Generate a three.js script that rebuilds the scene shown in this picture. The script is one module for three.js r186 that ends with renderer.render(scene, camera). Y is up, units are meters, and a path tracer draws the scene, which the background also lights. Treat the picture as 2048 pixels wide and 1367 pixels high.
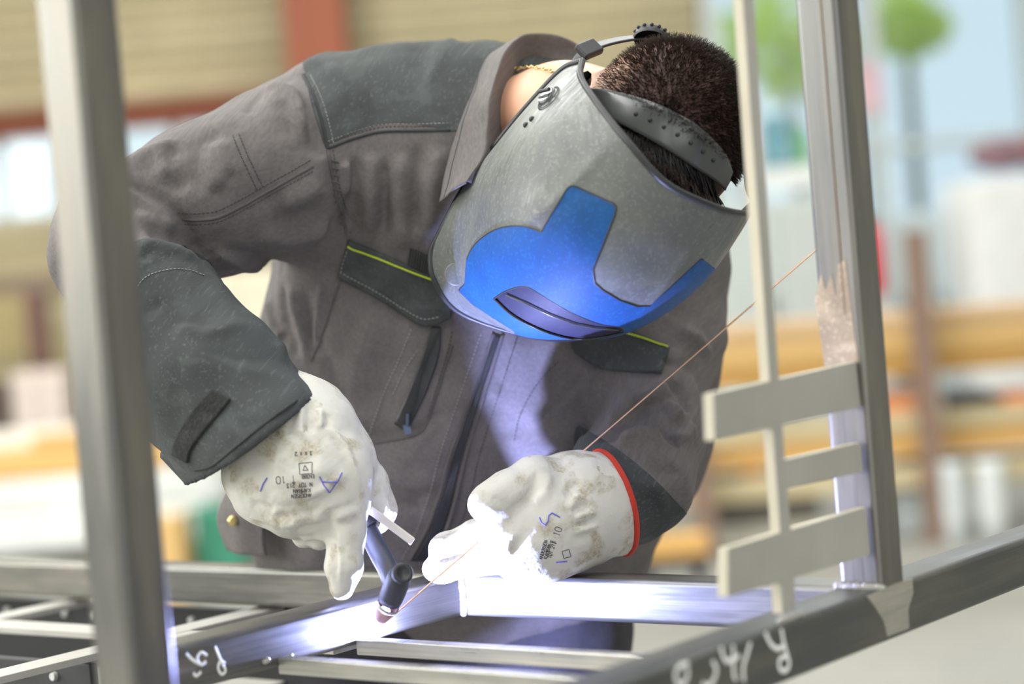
import * as THREE from 'three';
import { mergeGeometries, mergeVertices } from 'three/addons/utils/BufferGeometryUtils.js';
import { RoundedBoxGeometry } from 'three/addons/geometries/RoundedBoxGeometry.js';
import { RectAreaLightUniformsLib } from 'three/addons/lights/RectAreaLightUniformsLib.js';

// ------------------------------------------------------------------ camera, sky, lights, exposure
const scene = new THREE.Scene();
const renderer = new THREE.WebGLRenderer({ antialias: true });
renderer.toneMapping = THREE.LinearToneMapping;
renderer.toneMappingExposure = 1.06;
renderer.shadowMap.enabled = true;
RectAreaLightUniformsLib.init();

const EYE = new THREE.Vector3(0, 1.25, 0), F = 4000, W = 2048, H = 1367;
const PITCH = THREE.MathUtils.degToRad(1.4), ROLL = THREE.MathUtils.degToRad(4.7), TURN = THREE.MathUtils.degToRad(38.2);
const camera = new THREE.PerspectiveCamera(2 * Math.atan(H / 2 / F) * 180 / Math.PI, W / H, 0.05, 200);
camera.position.copy(EYE);
camera.rotation.order = 'YXZ';
camera.rotation.set(-PITCH, 0, -ROLL);
camera.focus = 2.08;
camera.userData.fStop = 2.0;
camera.updateMatrixWorld(true);

scene.background = new THREE.Color(0.95, 1.06, 1.14);           // bright overcast sky outside the hall

function areaLight(name, w, h, pos, target, intensity, color) {
  const l = new THREE.RectAreaLight(color, intensity, w, h);
  l.name = name; l.position.set(...pos); l.lookAt(...target); scene.add(l);
  return l;
}
// daylight coming in: glazed left wall, roof lights, the open gate behind the photographer
const DAY = new THREE.Color(1.0, 0.985, 0.95);
areaLight('daylight_left_windows', 9, 2.6, [-6.9, 3.1, -2.2], [0, 2.0, -2.2], 8.0, DAY);
for (const [x, e] of [[-3.2, 11], [0.6, 6], [4.4, 3]]) areaLight('daylight_roof_light', 1.5, 13, [x, 5.86, -4.5], [x, 0, -4.501], e, DAY);
areaLight('daylight_gate', 5.6, 4, [2.5, 2.2, 5.9], [2.2, 1.9, 0], 1.9, DAY);
areaLight('daylight_back_glazing', 4.6, 2.6, [3.9, 2.1, -13.6], [3.3, 1.6, 0], 3.0, new THREE.Color(0.92, 0.97, 1.0));

// ------------------------------------------------------------------ helpers
const V = (x, y, z) => new THREE.Vector3(x, y, z);
const CX = V(1, 0, 0).applyQuaternion(camera.quaternion), CY = V(0, 1, 0).applyQuaternion(camera.quaternion), CZ = V(0, 0, -1).applyQuaternion(camera.quaternion);
// a point of the place, surveyed as bearing and distance from the tripod
const bearing = (x, y) => CZ.clone().addScaledVector(CX, (x - W / 2) / F).addScaledVector(CY, -(y - H / 2) / F);
const at = (x, y, d) => bearing(x, y).multiplyScalar(d).add(EYE);
let seed = 12345;
const rnd = () => { seed = (seed * 1664525 + 1013904223) >>> 0; return seed / 4294967296; };
const rr = (a, b) => a + (b - a) * rnd();
const clamp = (x, a, b) => Math.min(b, Math.max(a, x));
const lerp = (a, b, t) => a + (b - a) * t;
const smooth = (a, b, x) => { const t = clamp((x - a) / (b - a), 0, 1); return t * t * (3 - 2 * t); };

const used = {};
function numbered(n) { used[n] = (used[n] ?? -1) + 1; return used[n] ? n + '_' + String(used[n]).padStart(3, '0') : n; }
function add(parent, name, geo, mat) {
  const m = new THREE.Mesh(geo, mat);
  m.name = name; m.castShadow = m.receiveShadow = true;
  (parent || scene).add(m);
  return m;
}
function tag(o, label, category, group) { o.userData.label = label; o.userData.category = category; if (group) o.userData.group = group; return o; }
function thing(name, label, category, group) { const g = new THREE.Group(); g.name = numbered(name); scene.add(g); return tag(g, label, category, group); }
function single(name, geo, mat, label, category, group) { return tag(add(scene, numbered(name), geo, mat), label, category, group); }
function struct(name, geo, mat, label) { const m = geo ? add(scene, name, geo, mat) : new THREE.Group(); if (!geo) { m.name = name; scene.add(m); } m.userData.kind = 'structure'; if (label) { m.userData.label = label; } return m; }

// ---- noise
const hash = new Uint32Array(4096); { let s = 99; for (let i = 0; i < 4096; i++) { s = (s * 1664525 + 1013904223) >>> 0; hash[i] = s; } }
const h3 = (x, y, z) => hash[(hash[(hash[x & 4095] + y) & 4095] + z) & 4095] / 4294967296;
function vnoise(x, y, z) {
  const X = Math.floor(x), Y = Math.floor(y), Z = Math.floor(z); let u = x - X, v = y - Y, w = z - Z;
  u = u * u * (3 - 2 * u); v = v * v * (3 - 2 * v); w = w * w * (3 - 2 * w);
  return lerp(lerp(lerp(h3(X, Y, Z), h3(X + 1, Y, Z), u), lerp(h3(X, Y + 1, Z), h3(X + 1, Y + 1, Z), u), v), lerp(lerp(h3(X, Y, Z + 1), h3(X + 1, Y, Z + 1), u), lerp(h3(X, Y + 1, Z + 1), h3(X + 1, Y + 1, Z + 1), u), v), w) * 2 - 1;
}
const fbm = (x, y, z, n = 4) => { let s = 0, a = 0.5, f = 1; for (let i = 0; i < n; i++) { s += a * vnoise(x * f, y * f, z * f); f *= 2.03; a *= 0.5; } return s; };
// tileable 2-D noise
function tnoise(x, y, px, py, k) {
  const X = Math.floor(x), Y = Math.floor(y); let u = x - X, v = y - Y; u = u * u * (3 - 2 * u); v = v * v * (3 - 2 * v);
  const m = (a, p) => ((a % p) + p) % p;
  return lerp(lerp(h3(m(X, px), m(Y, py), k), h3(m(X + 1, px), m(Y, py), k), u), lerp(h3(m(X, px), m(Y + 1, py), k), h3(m(X + 1, px), m(Y + 1, py), k), u), v) * 2 - 1;
}
function tex(n, fn, srgb, repeat = 1, m = n) {
  const d = new Uint8Array(n * m * 4);
  for (let y = 0; y < m; y++) for (let x = 0; x < n; x++) {
    const c = fn(x / n, y / m, x, y), i = (y * n + x) * 4;
    for (let k = 0; k < 3; k++) d[i + k] = clamp(Math.round((Array.isArray(c) ? c[k] : c) * 255), 0, 255);
    d[i + 3] = Array.isArray(c) && c.length > 3 ? clamp(Math.round(c[3] * 255), 0, 255) : 255;
  }
  const t = new THREE.DataTexture(d, n, m); t.wrapS = t.wrapT = THREE.RepeatWrapping; t.magFilter = THREE.LinearFilter; t.minFilter = THREE.LinearMipmapLinearFilter; t.generateMipmaps = true;
  if (srgb) t.colorSpace = THREE.SRGBColorSpace;
  t.repeat.set(Array.isArray(repeat) ? repeat[0] : repeat, Array.isArray(repeat) ? repeat[1] : repeat); t.needsUpdate = true;
  return t;
}
const tfbm = (u, v, p, q, n, k) => { let s = 0, a = 0.5; for (let i = 0; i < n; i++) { s += a * tnoise(u * p, v * q, p, q, k + i); p *= 2; q *= 2; a *= 0.5; } return s; };
const tint = (c, g) => [c[0] * g, c[1] * g, c[2] * g];

// ---- uv in metres, from the object's own axes
function boxUV(g) {
  g = g.index ? g.toNonIndexed() : g;
  const p = g.attributes.position, uv = new Float32Array(p.count * 2), a = V(), b = V(), c = V(), n = V();
  for (let i = 0; i < p.count; i += 3) {
    a.fromBufferAttribute(p, i); b.fromBufferAttribute(p, i + 1); c.fromBufferAttribute(p, i + 2);
    n.copy(b).sub(a).cross(c.clone().sub(a)); const x = Math.abs(n.x), y = Math.abs(n.y), z = Math.abs(n.z);
    [a, b, c].forEach((q, k) => { const w = x >= y && x >= z ? [q.z, q.y] : y >= z ? [q.z, q.x] : [q.x, q.y]; uv[(i + k) * 2] = w[0]; uv[(i + k) * 2 + 1] = w[1]; });
  }
  g.setAttribute('uv', new THREE.BufferAttribute(uv, 2));
  return g;
}
function bodyUV(g) { // cloth: metres along the cut of the cloth, skewed so that no face is seen edge-on
  const p = g.attributes.position, uv = new Float32Array(p.count * 2);
  for (let i = 0; i < p.count; i++) { uv[i * 2] = p.getX(i) + 0.43 * p.getZ(i); uv[i * 2 + 1] = p.getY(i) + 0.51 * p.getZ(i); }
  g.setAttribute('uv', new THREE.BufferAttribute(uv, 2));
  return g;
}
const box = (w, h, d, x = 0, y = 0, z = 0) => { const g = new THREE.BoxGeometry(w, h, d); g.translate(x, y, z); return g; };
const span = (x0, x1, y0, y1, z0, z1) => box(x1 - x0, y1 - y0, z1 - z0, (x0 + x1) / 2, (y0 + y1) / 2, (z0 + z1) / 2);
const rbox = (w, h, d, r, x = 0, y = 0, z = 0) => { const g = new RoundedBoxGeometry(w, h, d, 2, r); g.translate(x, y, z); return g; };
const rspan = (x0, x1, y0, y1, z0, z1, r) => rbox(x1 - x0, y1 - y0, z1 - z0, r, (x0 + x1) / 2, (y0 + y1) / 2, (z0 + z1) / 2);
const merge = (list) => { const l = list.map((g) => { g = g.index ? g.toNonIndexed() : g; for (const k of Object.keys(g.attributes)) if (!['position', 'normal', 'uv'].includes(k)) g.deleteAttribute(k); if (!g.attributes.uv) g.setAttribute('uv', new THREE.BufferAttribute(new Float32Array(g.attributes.position.count * 2), 2)); if (!g.attributes.normal) g.computeVertexNormals(); return g; }); return mergeGeometries(l); };
function tube(points, r, seg = 24, rad = 8, closed = false) { return new THREE.TubeGeometry(new THREE.CatmullRomCurve3(points, closed, 'centripetal'), seg, r, rad, closed); }
// rod between two points with its own radii at both ends
function rod(a, b, r0, r1 = r0, n = 16, caps = true) {
  const d = b.clone().sub(a), g = new THREE.CylinderGeometry(r1, r0, d.length(), n, 1, !caps);
  g.applyQuaternion(new THREE.Quaternion().setFromUnitVectors(V(0, 1, 0), d.clone().normalize())); g.translate((a.x + b.x) / 2, (a.y + b.y) / 2, (a.z + b.z) / 2);
  return g;
}
// lathe about an axis from a towards b; profile = [[radius, distance along]...]
function turned(a, b, profile, n = 28) {
  const g = new THREE.LatheGeometry(profile.map(([r, y]) => new THREE.Vector2(r, y)), n), d = b.clone().sub(a).normalize();
  g.applyQuaternion(new THREE.Quaternion().setFromUnitVectors(V(0, 1, 0), d)); g.translate(a.x, a.y, a.z);
  return g;
}
const std = (o) => new THREE.MeshStandardMaterial({ side: THREE.DoubleSide, ...o });
const phys = (o) => new THREE.MeshPhysicalMaterial({ side: THREE.DoubleSide, ...o });
const lin = (r, g, b) => new THREE.Color(r, g, b);

// ------------------------------------------------------------------ textures
const grainTex = tex(256, (u, v) => 0.5 + 0.5 * tfbm(u, v, 8, 8, 5, 3), false, 3);
const concreteTex = tex(512, (u, v) => { const g = 0.93 + 0.10 * tfbm(u, v, 4, 4, 6, 11) + 0.05 * tfbm(u, v, 64, 64, 2, 21); return [g, g * 0.995, g * 0.975]; }, true, 0.35);
const steelTex = tex(512, (u, v) => {                                // rolled steel: streaks along the length, scale blotches
  const streak = tfbm(u, v, 4, 128, 4, 31), fine = tfbm(u, v, 10, 220, 2, 41), blot = tfbm(u, v, 6, 8, 5, 51), g = 0.88 + 0.08 * streak + 0.05 * fine + 0.14 * blot;
  return [g * (1.0 + 0.03 * blot), g, g * (0.985 - 0.04 * blot)];
}, true, [1.6, 6]);
const steelRough = tex(512, (u, v) => { const g = 0.66 + 0.10 * tfbm(u, v, 4, 128, 4, 31) + 0.22 * tfbm(u, v, 6, 8, 5, 51); return [g, g, g]; }, false, [1.6, 6]);
const woodTex = tex(256, (u, v) => { const s = tfbm(u + 0.02 * tfbm(u, v, 3, 6, 3, 5), v, 3, 40, 4, 61), g = 0.86 + 0.2 * s; return [g, g * (0.97 + 0.02 * s), g * (0.93 + 0.05 * s)]; }, true, [1.2, 4]);
const twillTex = tex(256, (u, v, x, y) => { const w = ((x + y * 2) % 6) / 6; return 0.45 + 0.28 * Math.sin(w * 6.283) + 0.22 * tfbm(u, v, 96, 96, 2, 71); }, false, 14);
const clothTex = tex(512, (u, v) => { const g = 0.93 + 0.09 * tfbm(u, v, 6, 6, 5, 81) + 0.10 * tfbm(u, v, 120, 120, 2, 86); return [g, g * 0.995, g * 0.99]; }, true, 3.2);
const dustyTex = tex(512, (u, v) => {                              // hard-worn canvas with chalky scuffs and pale specks
  const b = tfbm(u, v, 5, 5, 6, 91), sc = smooth(0.10, 0.42, tfbm(u, v, 9, 14, 5, 97)), sp = Math.pow(clamp(tfbm(u, v, 110, 110, 2, 99) * 1.6, 0, 1), 3);
  const g = 0.80 + 0.12 * b + 0.10 * sc + 0.45 * sp; return [g, g, g * 0.985];
}, true, 4.2);
const leatherBump = tex(512, (u, v) => 0.5 + 0.35 * tfbm(u, v, 40, 40, 4, 111) + 0.3 * tfbm(u, v, 10, 14, 3, 117), false, 7);
const plasticTex = tex(512, (u, v) => { const d = tfbm(u, v, 6, 6, 6, 121), sp = Math.pow(clamp(tfbm(u, v, 90, 90, 2, 127) * 1.8, 0, 1), 3); const g = 0.9 + 0.1 * d + 0.5 * sp; return [g, g, g * (1 - 0.04 * d)]; }, true, 5);
const scratchTex = tex(512, (u, v) => 0.45 + 0.2 * tfbm(u, v, 8, 8, 5, 131) + 0.2 * tfbm(u, v, 90, 12, 3, 137), false, 5);

// ------------------------------------------------------------------ materials
const M = {
  steel: std({ color: lin(0.245, 0.238, 0.222), map: steelTex, metalness: 0.75, roughness: 0.62, roughnessMap: steelRough, bumpMap: steelRough, bumpScale: 0.0002 }),
  steelDark: std({ color: lin(0.155, 0.157, 0.152), map: steelTex, metalness: 0.6, roughness: 0.72, roughnessMap: steelRough, bumpMap: steelRough, bumpScale: 0.0002 }),
  steelGround: std({ color: lin(0.62, 0.60, 0.56), map: steelTex, metalness: 0.7, roughness: 0.5, roughnessMap: steelRough, bumpMap: steelRough, bumpScale: 0.0002 }),
  flatFace: std({ color: lin(0.52, 0.51, 0.485), map: concreteTex, metalness: 0.25, roughness: 0.6 }),
  cutEdge: std({ color: lin(0.62, 0.58, 0.48), map: concreteTex, metalness: 0.1, roughness: 0.65 }),
  chalk: std({ color: lin(0.85, 0.85, 0.84), roughness: 0.95 }),
  weld: std({ color: lin(0.62, 0.60, 0.56), metalness: 0.7, roughness: 0.42, bumpMap: grainTex, bumpScale: 0.002 }),
  scorch: std({ color: lin(0.16, 0.10, 0.06), metalness: 0.4, roughness: 0.6 }),
  blackSteel: std({ color: lin(0.028, 0.029, 0.031), roughness: 0.6, metalness: 0.2, bumpMap: grainTex, bumpScale: 0.0004 }),
  bolt: std({ color: lin(0.6, 0.6, 0.58), metalness: 0.6, roughness: 0.4 }),
};
// ------------------------------------------------------------------ the hall (16 m x 20 m, 6 m high)
const wallMat = std({ color: lin(0.56, 0.49, 0.31), map: concreteTex, roughness: 0.85 });
const cladMat = [lin(0.52, 0.455, 0.285), lin(0.575, 0.505, 0.325), lin(0.55, 0.475, 0.295)].map((c) => std({ color: c, map: concreteTex, roughness: 0.7 }));
const plaster = std({ color: lin(0.62, 0.60, 0.55), map: concreteTex, roughness: 0.9 });
const roofMat = std({ color: lin(0.55, 0.54, 0.52), map: concreteTex, roughness: 0.8 });
const floorMat = std({ color: lin(0.31, 0.31, 0.293), map: concreteTex, roughness: 0.55, bumpMap: grainTex, bumpScale: 0.0006 });
const rustPaint = std({ color: lin(0.36, 0.10, 0.045), roughness: 0.6, map: concreteTex });
const paleSteel = std({ color: lin(0.66, 0.72, 0.74), roughness: 0.5, map: concreteTex });
const glass = phys({ color: lin(0.90, 0.95, 0.95), transmission: 1, roughness: 0.05, thickness: 0 });
const tintedGlass = phys({ color: lin(0.80, 0.86, 0.88), transmission: 1, roughness: 0.08, thickness: 0 });

struct('floor', boxUV(span(-7.3, 9.3, -0.3, 0, -14.3, 6.3)), floorMat);
const ceilG = []; { let x = -7.3; for (const c of [-3.2, 0.6, 4.4]) { ceilG.push(span(x, c - 0.8, 6, 6.3, -14.3, 6.3)); ceilG.push(span(c - 0.8, c + 0.8, 6, 6.3, -14.3, -11.2), span(c - 0.8, c + 0.8, 6, 6.3, 2.2, 6.3)); x = c + 0.8; } ceilG.push(span(x, 9.3, 6, 6.3, -14.3, 6.3)); }
struct('ceiling', boxUV(merge(ceilG)), roofMat);
[-3.2, 0.6, 4.4].forEach((c, i) => { const w = struct('window_' + (i + 1)); add(w, 'frame', merge([span(c - 0.8, c - 0.74, 5.94, 6.1, -11.2, 2.2), span(c + 0.74, c + 0.8, 5.94, 6.1, -11.2, 2.2)]), paleSteel); add(w, 'pane', span(c - 0.74, c + 0.74, 6.02, 6.03, -11.2, 2.2), glass); });
struct('wall_left', boxUV(merge([span(-7.3, -7, 0, 1.8, -14.3, 6.3), span(-7.3, -7, 4.4, 6, -14.3, 6.3), span(-7.3, -7, 1.8, 4.4, -14.3, -6.7), span(-7.3, -7, 1.8, 4.4, 2.3, 6.3)])), plaster);
{ const w = struct('window_4'), f = []; for (let k = 0; k <= 6; k++) f.push(span(-7.2, -7.1, 1.8, 4.4, -6.7 + k * 1.5 - 0.04, -6.7 + k * 1.5 + 0.04)); add(w, 'frame', merge(f), paleSteel); for (let k = 0; k < 6; k++) add(w, 'pane', span(-7.155, -7.145, 1.8, 4.4, -6.66 + k * 1.5, -5.24 + k * 1.5), glass); }
struct('wall_right', boxUV(span(9, 9.3, 0, 6, -14.3, 6.3)), plaster);
struct('wall_front', boxUV(merge([span(-7, -0.5, 0, 6, 6, 6.3), span(5.5, 9, 0, 6, 6, 6.3), span(-0.5, 5.5, 4.4, 6, 6, 6.3)])), plaster);

// back wall: masonry below, glazed strip, ribbed cladding above; a large glazed gate on the right
const wb = struct('wall_back', boxUV(merge([span(-7, 1.5, 0, 2.02, -14.3, -14), span(-1.15, 1.5, 2.02, 2.66, -14.3, -14), span(-7, 9, 4.3, 6, -14.3, -14), span(-7, 1.5, 2.66, 4.3, -14.3, -14.06), span(8.4, 9, 0, 4.3, -14.3, -14)])), wallMat);
for (let k = 0; k < 13; k++) { const y = 2.68 + k * 0.126; add(wb, 'cladding_panel', boxUV(rspan(-6.9, 1.48, y, y + 0.118, -14.06, -13.985 + 0.012 * (k % 2), 0.012)), cladMat[k % 3]); }
for (let k = 0; k < 9; k++) { const y = 0.25 + k * 0.2; add(wb, 'wall_board', boxUV(rspan(-6.9, 1.48, y, y + 0.19, -14.0, -13.975, 0.008)), cladMat[(k * 2) % 3]); }
{ const w = struct('window_5'), f = [span(-7, -1.15, 2.02, 2.07, -14.2, -13.98), span(-7, -1.15, 2.62, 2.66, -14.2, -13.98)]; for (let x = -6.6; x < -1.2; x += 0.62) f.push(span(x, x + 0.045, 2.05, 2.64, -14.18, -14.02)); add(w, 'frame', merge(f), paleSteel); for (let x = -6.6; x < -1.8; x += 0.62) add(w, 'pane', span(x + 0.045, x + 0.62, 2.07, 2.62, -14.11, -14.1), glass); }
{ const w = struct('window_6'), f = [span(1.5, 8.4, 0, 0.12, -14.25, -13.95), span(1.5, 8.4, 4.18, 4.3, -14.25, -13.95), span(1.5, 8.4, 2.02, 2.08, -14.2, -14)]; for (let k = 0; k <= 6; k++) f.push(span(1.5 + k * 1.12, 1.6 + k * 1.12, 0.1, 4.2, -14.22, -13.97)); add(w, 'frame', merge(f), paleSteel); for (let k = 0; k < 6; k++) for (const [a, b] of [[0.12, 2.02], [2.08, 4.18]]) add(w, 'pane', span(1.6 + k * 1.12, 2.62 + k * 1.12, a, b, -14.11, -14.1), tintedGlass); }

// steel frame of the hall
{ const c = thing('steel_column', 'rust red steel column against the ribbed beige wall', 'column'); add(c, 'flange', span(-1.36, -0.96, 0, 6, -13.62, -13.585), rustPaint); add(c, 'flange', span(-1.36, -0.96, 0, 6, -13.96, -13.93), rustPaint); add(c, 'web', span(-1.18, -1.14, 0, 6, -13.93, -13.62), rustPaint); add(c, 'base_plate', span(-1.42, -0.9, 0, 0.02, -13.965, -13.5), rustPaint); }
{ const c = thing('steel_beam', 'rust brown horizontal beam above the strip of windows', 'beam'); add(c, 'flange', span(-6.99, -1.36, 2.74, 2.765, -13.97, -13.75), rustPaint); add(c, 'flange', span(-6.99, -1.36, 2.60, 2.625, -13.97, -13.75), rustPaint); add(c, 'web', span(-6.99, -1.36, 2.625, 2.74, -13.90, -13.87), rustPaint); }

// outside, seen through the gate
single('ground_outside', boxUV(span(-20, 30, -0.3, -0.02, -60, -14.3)), std({ color: lin(0.5, 0.5, 0.47), roughness: 0.9, map: concreteTex }), 'pale yard behind the glazed gate', 'ground').userData.kind = 'structure';
function foliageGeo(cx, cy, cz, r, n) { const l = []; for (let i = 0; i < n; i++) { const a = rr(0, 6.283), b = Math.acos(rr(-1, 1)), q = r * Math.pow(rnd(), 0.4), g = new THREE.CircleGeometry(rr(0.08, 0.16), 5); g.rotateX(rr(0, 6)); g.rotateY(rr(0, 6)); g.translate(cx + q * Math.sin(b) * Math.cos(a), cy + q * 0.8 * Math.cos(b), cz + q * Math.sin(b) * Math.sin(a)); l.push(g); } return merge(l); }
const limeLeaf = phys({ color: lin(0.93, 1.0, 0.45), roughness: 1, transmission: 0.5, thickness: 0 }), bark = std({ color: lin(0.42, 0.40, 0.36), roughness: 0.95 });
for (const [x, y, z, r, lab] of [[2.75, 3.35, -18.5, 0.62, 'lime green tree seen outside between the flat bar and the post'], [3.85, 3.4, -18.5, 0.36, 'lime green tree seen outside right of the steel post']]) {
  const t = thing('tree', lab, 'tree', 'trees outside'); add(t, 'trunk', rod(V(x, -0.02, z), V(x, y, z), 0.09, 0.05, 8), bark); const f = add(t, 'foliage', foliageGeo(x, y, z, r * 1.15, 150), limeLeaf); f.userData.kind = 'stuff';
}

// ------------------------------------------------------------------ things at the back of the hall
// world point on the plane z = zz along a bearing
const onPlane = (x, y, zz) => { const d = bearing(x, y); return d.multiplyScalar(zz / d.z).add(EYE); };
function slab(x0, x1, y0, y1, zz, depth, r = 0.008) { const a = onPlane((x0 + x1) / 2, y0, zz), b = onPlane((x0 + x1) / 2, y1, zz), c = onPlane(x0, (y0 + y1) / 2, zz), d = onPlane(x1, (y0 + y1) / 2, zz); return rspan(c.x, d.x, Math.max(0.001, b.y), a.y, zz - depth, zz, r); }
const paint = (r, g, b, rough = 0.6) => std({ color: lin(r, g, b), roughness: rough, map: concreteTex });
const woods = { peach: [0.86, 0.62, 0.36], yellow: [0.84, 0.58, 0.24], gold: [0.66, 0.40, 0.12], tan: [0.78, 0.70, 0.46], orange: [0.86, 0.54, 0.19], cream: [0.86, 0.78, 0.58] };
for (const k in woods) woods[k] = std({ color: lin(...woods[k]), map: woodTex, roughness: 0.8 });
// timber rack on the right: real beams lying across, in layers from the floor up (height, thickness, wood, count deep, x0, x1)
const rackPost = std({ color: lin(0.26, 0.17, 0.13), roughness: 0.7, map: concreteTex });
const layers = [
  [0.225, 0.11, 'tan', 2, 0.45, 3.3, 'tan timber in the lowest layer of the rack'],
  [0.372, 0.105, 'orange', 2, 0.3, 3.4, 'bright orange timber above the dark gap of the rack'],
  [0.482, 0.085, 'tan', 2, 0.5, 3.3, 'pale tan timber above the orange layer of the rack'],
  [0.735, 0.10, 'gold', 2, 0.55, 3.4, 'golden brown timber in the upper half of the rack'],
  [0.84, 0.095, 'yellow', 2, 0.45, 3.3, 'yellow timber in the layer below the top of the rack'],
  [0.94, 0.085, 'peach', 2, 0.6, 3.4, 'pale peach timber on top of the rack'],
];
for (const [y, h, w, n, x0, x1, lab] of layers) for (let k = 0; k < n; k++) {
  const e = rr(-0.1, 0.1), f = rr(-0.2, 0.1), g = boxUV(rspan(x0 + e, x1 + f, y, y + h - 0.006, -9.14 - k * 0.17, -9.0 - k * 0.17 + 0.004, 0.006));
  single('timber_beam', g, woods[w], lab + (k ? ', rear one' : ', front one'), 'timber');
}
{ const r = thing('timber_rack', 'brown steel rack whose posts stand among the stacked timber', 'rack');
  for (const [px, top] of [[1862, 1.38], [1398, 0.52], [2230, 1.3]]) { const b = onPlane(px, 900, -8.9); add(r, 'post', span(b.x - 0.045, b.x + 0.045, 0, top, -8.94, -8.85), rackPost); for (const y of [0.18, 0.327, 0.69]) if (y < top) add(r, 'arm', span(b.x - 0.03, b.x + 0.03, y, y + 0.04, -9.5, -8.94), rackPost); add(r, 'foot', span(b.x - 0.07, b.x + 0.07, 0, 0.015, -9.5, -8.8), rackPost); } }
// what lies on the rack and below it
const clutter = [
  ['cardboard_box', 1760, 1830, 786, 832, 0.80, 0.34, 0.16, 'orange box in the middle shelf of the timber rack', 'box'],
  ['black_case', 1900, 1985, 786, 832, 0.05, 0.05, 0.05, 'dark case in the middle shelf of the rack', 'case'],
  ['orange_bin', 2010, 2080, 786, 832, 0.86, 0.30, 0.10, 'red orange bin at the right end of the middle shelf', 'bin'],
  ['paper_sack', 1500, 1640, 770, 832, 0.80, 0.80, 0.72, 'pale sack behind the cut steel plate on the middle shelf', 'sack'],
  ['white_carton', 1838, 1888, 780, 832, 0.70, 0.72, 0.72, 'white carton between the orange box and the dark case', 'carton'],
  ['salmon_box', 1488, 1530, 900, 978, 0.86, 0.42, 0.26, 'salmon coloured box low in the rack beside the jacket', 'box'],
  ['grey_drum', 1880, 1930, 930, 1050, 0.62, 0.67, 0.70, 'pale grey drum standing under the rack beside the brown post', 'drum'],
  ['grey_drum', 1950, 2010, 925, 1050, 0.72, 0.76, 0.78, 'whitish drum standing under the rack near the right edge', 'drum'],
  ['grey_crate', 1790, 1850, 980, 1070, 0.45, 0.50, 0.52, 'grey crate on the floor under the rack left of the brown post', 'crate'],
  ['dark_crate', 1440, 1640, 1008, 1040, 0.18, 0.16, 0.14, 'dark brown crate on the floor behind the cut plate', 'crate'],
  ['tan_crate', 1440, 1660, 1050, 1090, 0.62, 0.60, 0.52, 'low tan crate on the floor behind the cut plate', 'crate'],
];
for (const [n, x0, x1, y0, y1, r, g, b, lab, cat] of clutter) {
  const zz = n === 'grey_drum' ? -8.8 : -9.05;
  if (n === 'grey_drum') { const a = onPlane((x0 + x1) / 2, y0, zz), c = onPlane(x0, y0, zz), d = onPlane(x1, y0, zz), R = (d.x - c.x) / 2, t = thing(n, lab, cat); add(t, 'body', turned(V(a.x, 0, zz), V(a.x, 1, zz), [[0, 0], [R, 0], [R, a.y * 0.33], [R * 1.04, a.y * 0.35], [R, a.y * 0.37], [R, a.y], [R * 0.96, a.y], [0, a.y - 0.01]]), paint(r, g, b)); add(t, 'lid', turned(V(a.x, a.y, zz), V(a.x, 9, zz), [[0, 0.012], [R * 1.03, 0.012], [R * 1.03, -0.02]]), paint(r, g, b)); }
  else { const t = thing(n, lab, cat), gg = slab(x0, x1, y0, y1, zz, 0.3, 0.01); gg.computeBoundingBox(); const q = gg.boundingBox; add(t, 'body', gg, paint(r, g, b)); add(t, 'lid', rspan(q.min.x - 0.006, q.max.x + 0.006, q.max.y - 0.012, q.max.y + 0.004, q.min.z - 0.004, q.max.z + 0.006, 0.004), paint(r * 0.94, g * 0.94, b * 0.94)); }
}
{ const a = onPlane(1355, 1095, -7.6), t = single('timber_beam', boxUV(rspan(a.x - 0.16, a.x + 0.12, 0.19, 0.27, -7.75, -7.6, 0.006)), woods.orange, 'short orange beam end beside the left sleeve', 'timber');
  single('trestle', merge([span(a.x - 0.16, a.x + 0.12, 0.15, 0.19, -7.76, -7.59), span(a.x - 0.14, a.x - 0.1, 0, 0.15, -7.74, -7.6), span(a.x + 0.06, a.x + 0.1, 0, 0.15, -7.74, -7.6)]), M.blackSteel, 'low black trestle under the short orange beam', 'trestle'); }

// machines and cabinets before the glazed gate
function cabinet(name, x0, x1, y0, y1, zz, depth, mat, lab, cat, doors = 2) {
  const t = thing(name, lab, cat), g = slab(x0, x1, y0, y1, zz, depth, 0.015); g.computeBoundingBox(); const b = g.boundingBox, w = (b.max.x - b.min.x) / doors;
  const body = rspan(b.min.x, b.max.x, 0.06, b.max.y, b.min.z, b.max.z, 0.015); add(t, 'body', body, mat);
  for (let k = 0; k < doors; k++) { const d = add(t, 'door', rspan(b.min.x + k * w + 0.012, b.min.x + (k + 1) * w - 0.012, 0.1, b.max.y - 0.03, zz - 0.003, zz + 0.016, 0.005), mat); add(d, 'handle', rspan(b.min.x + (k + 0.8) * w, b.min.x + (k + 0.8) * w + 0.02, b.max.y * 0.6, b.max.y * 0.6 + 0.12, zz + 0.014, zz + 0.04, 0.006), M.steelDark); }
  add(t, 'plinth', span(b.min.x + 0.02, b.max.x - 0.02, 0, 0.06, b.min.z + 0.02, b.max.z - 0.02), M.blackSteel);
  return t;
}
cabinet('tool_cabinet', 1440, 1700, 400, 900, -11.6, 0.5, paint(0.58, 0.64, 0.64), 'light grey tool cabinet behind the cut steel bar', 'cabinet');
cabinet('tool_cabinet', 1745, 1900, 425, 900, -11.9, 0.5, paint(0.52, 0.60, 0.64), 'blue grey cabinet right of the steel post', 'cabinet');
cabinet('machine_housing', 1955, 2300, 345, 900, -11.2, 0.7, paint(0.86, 0.88, 0.90), 'white machine housing at the right edge above the timber', 'machine', 1);
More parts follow.
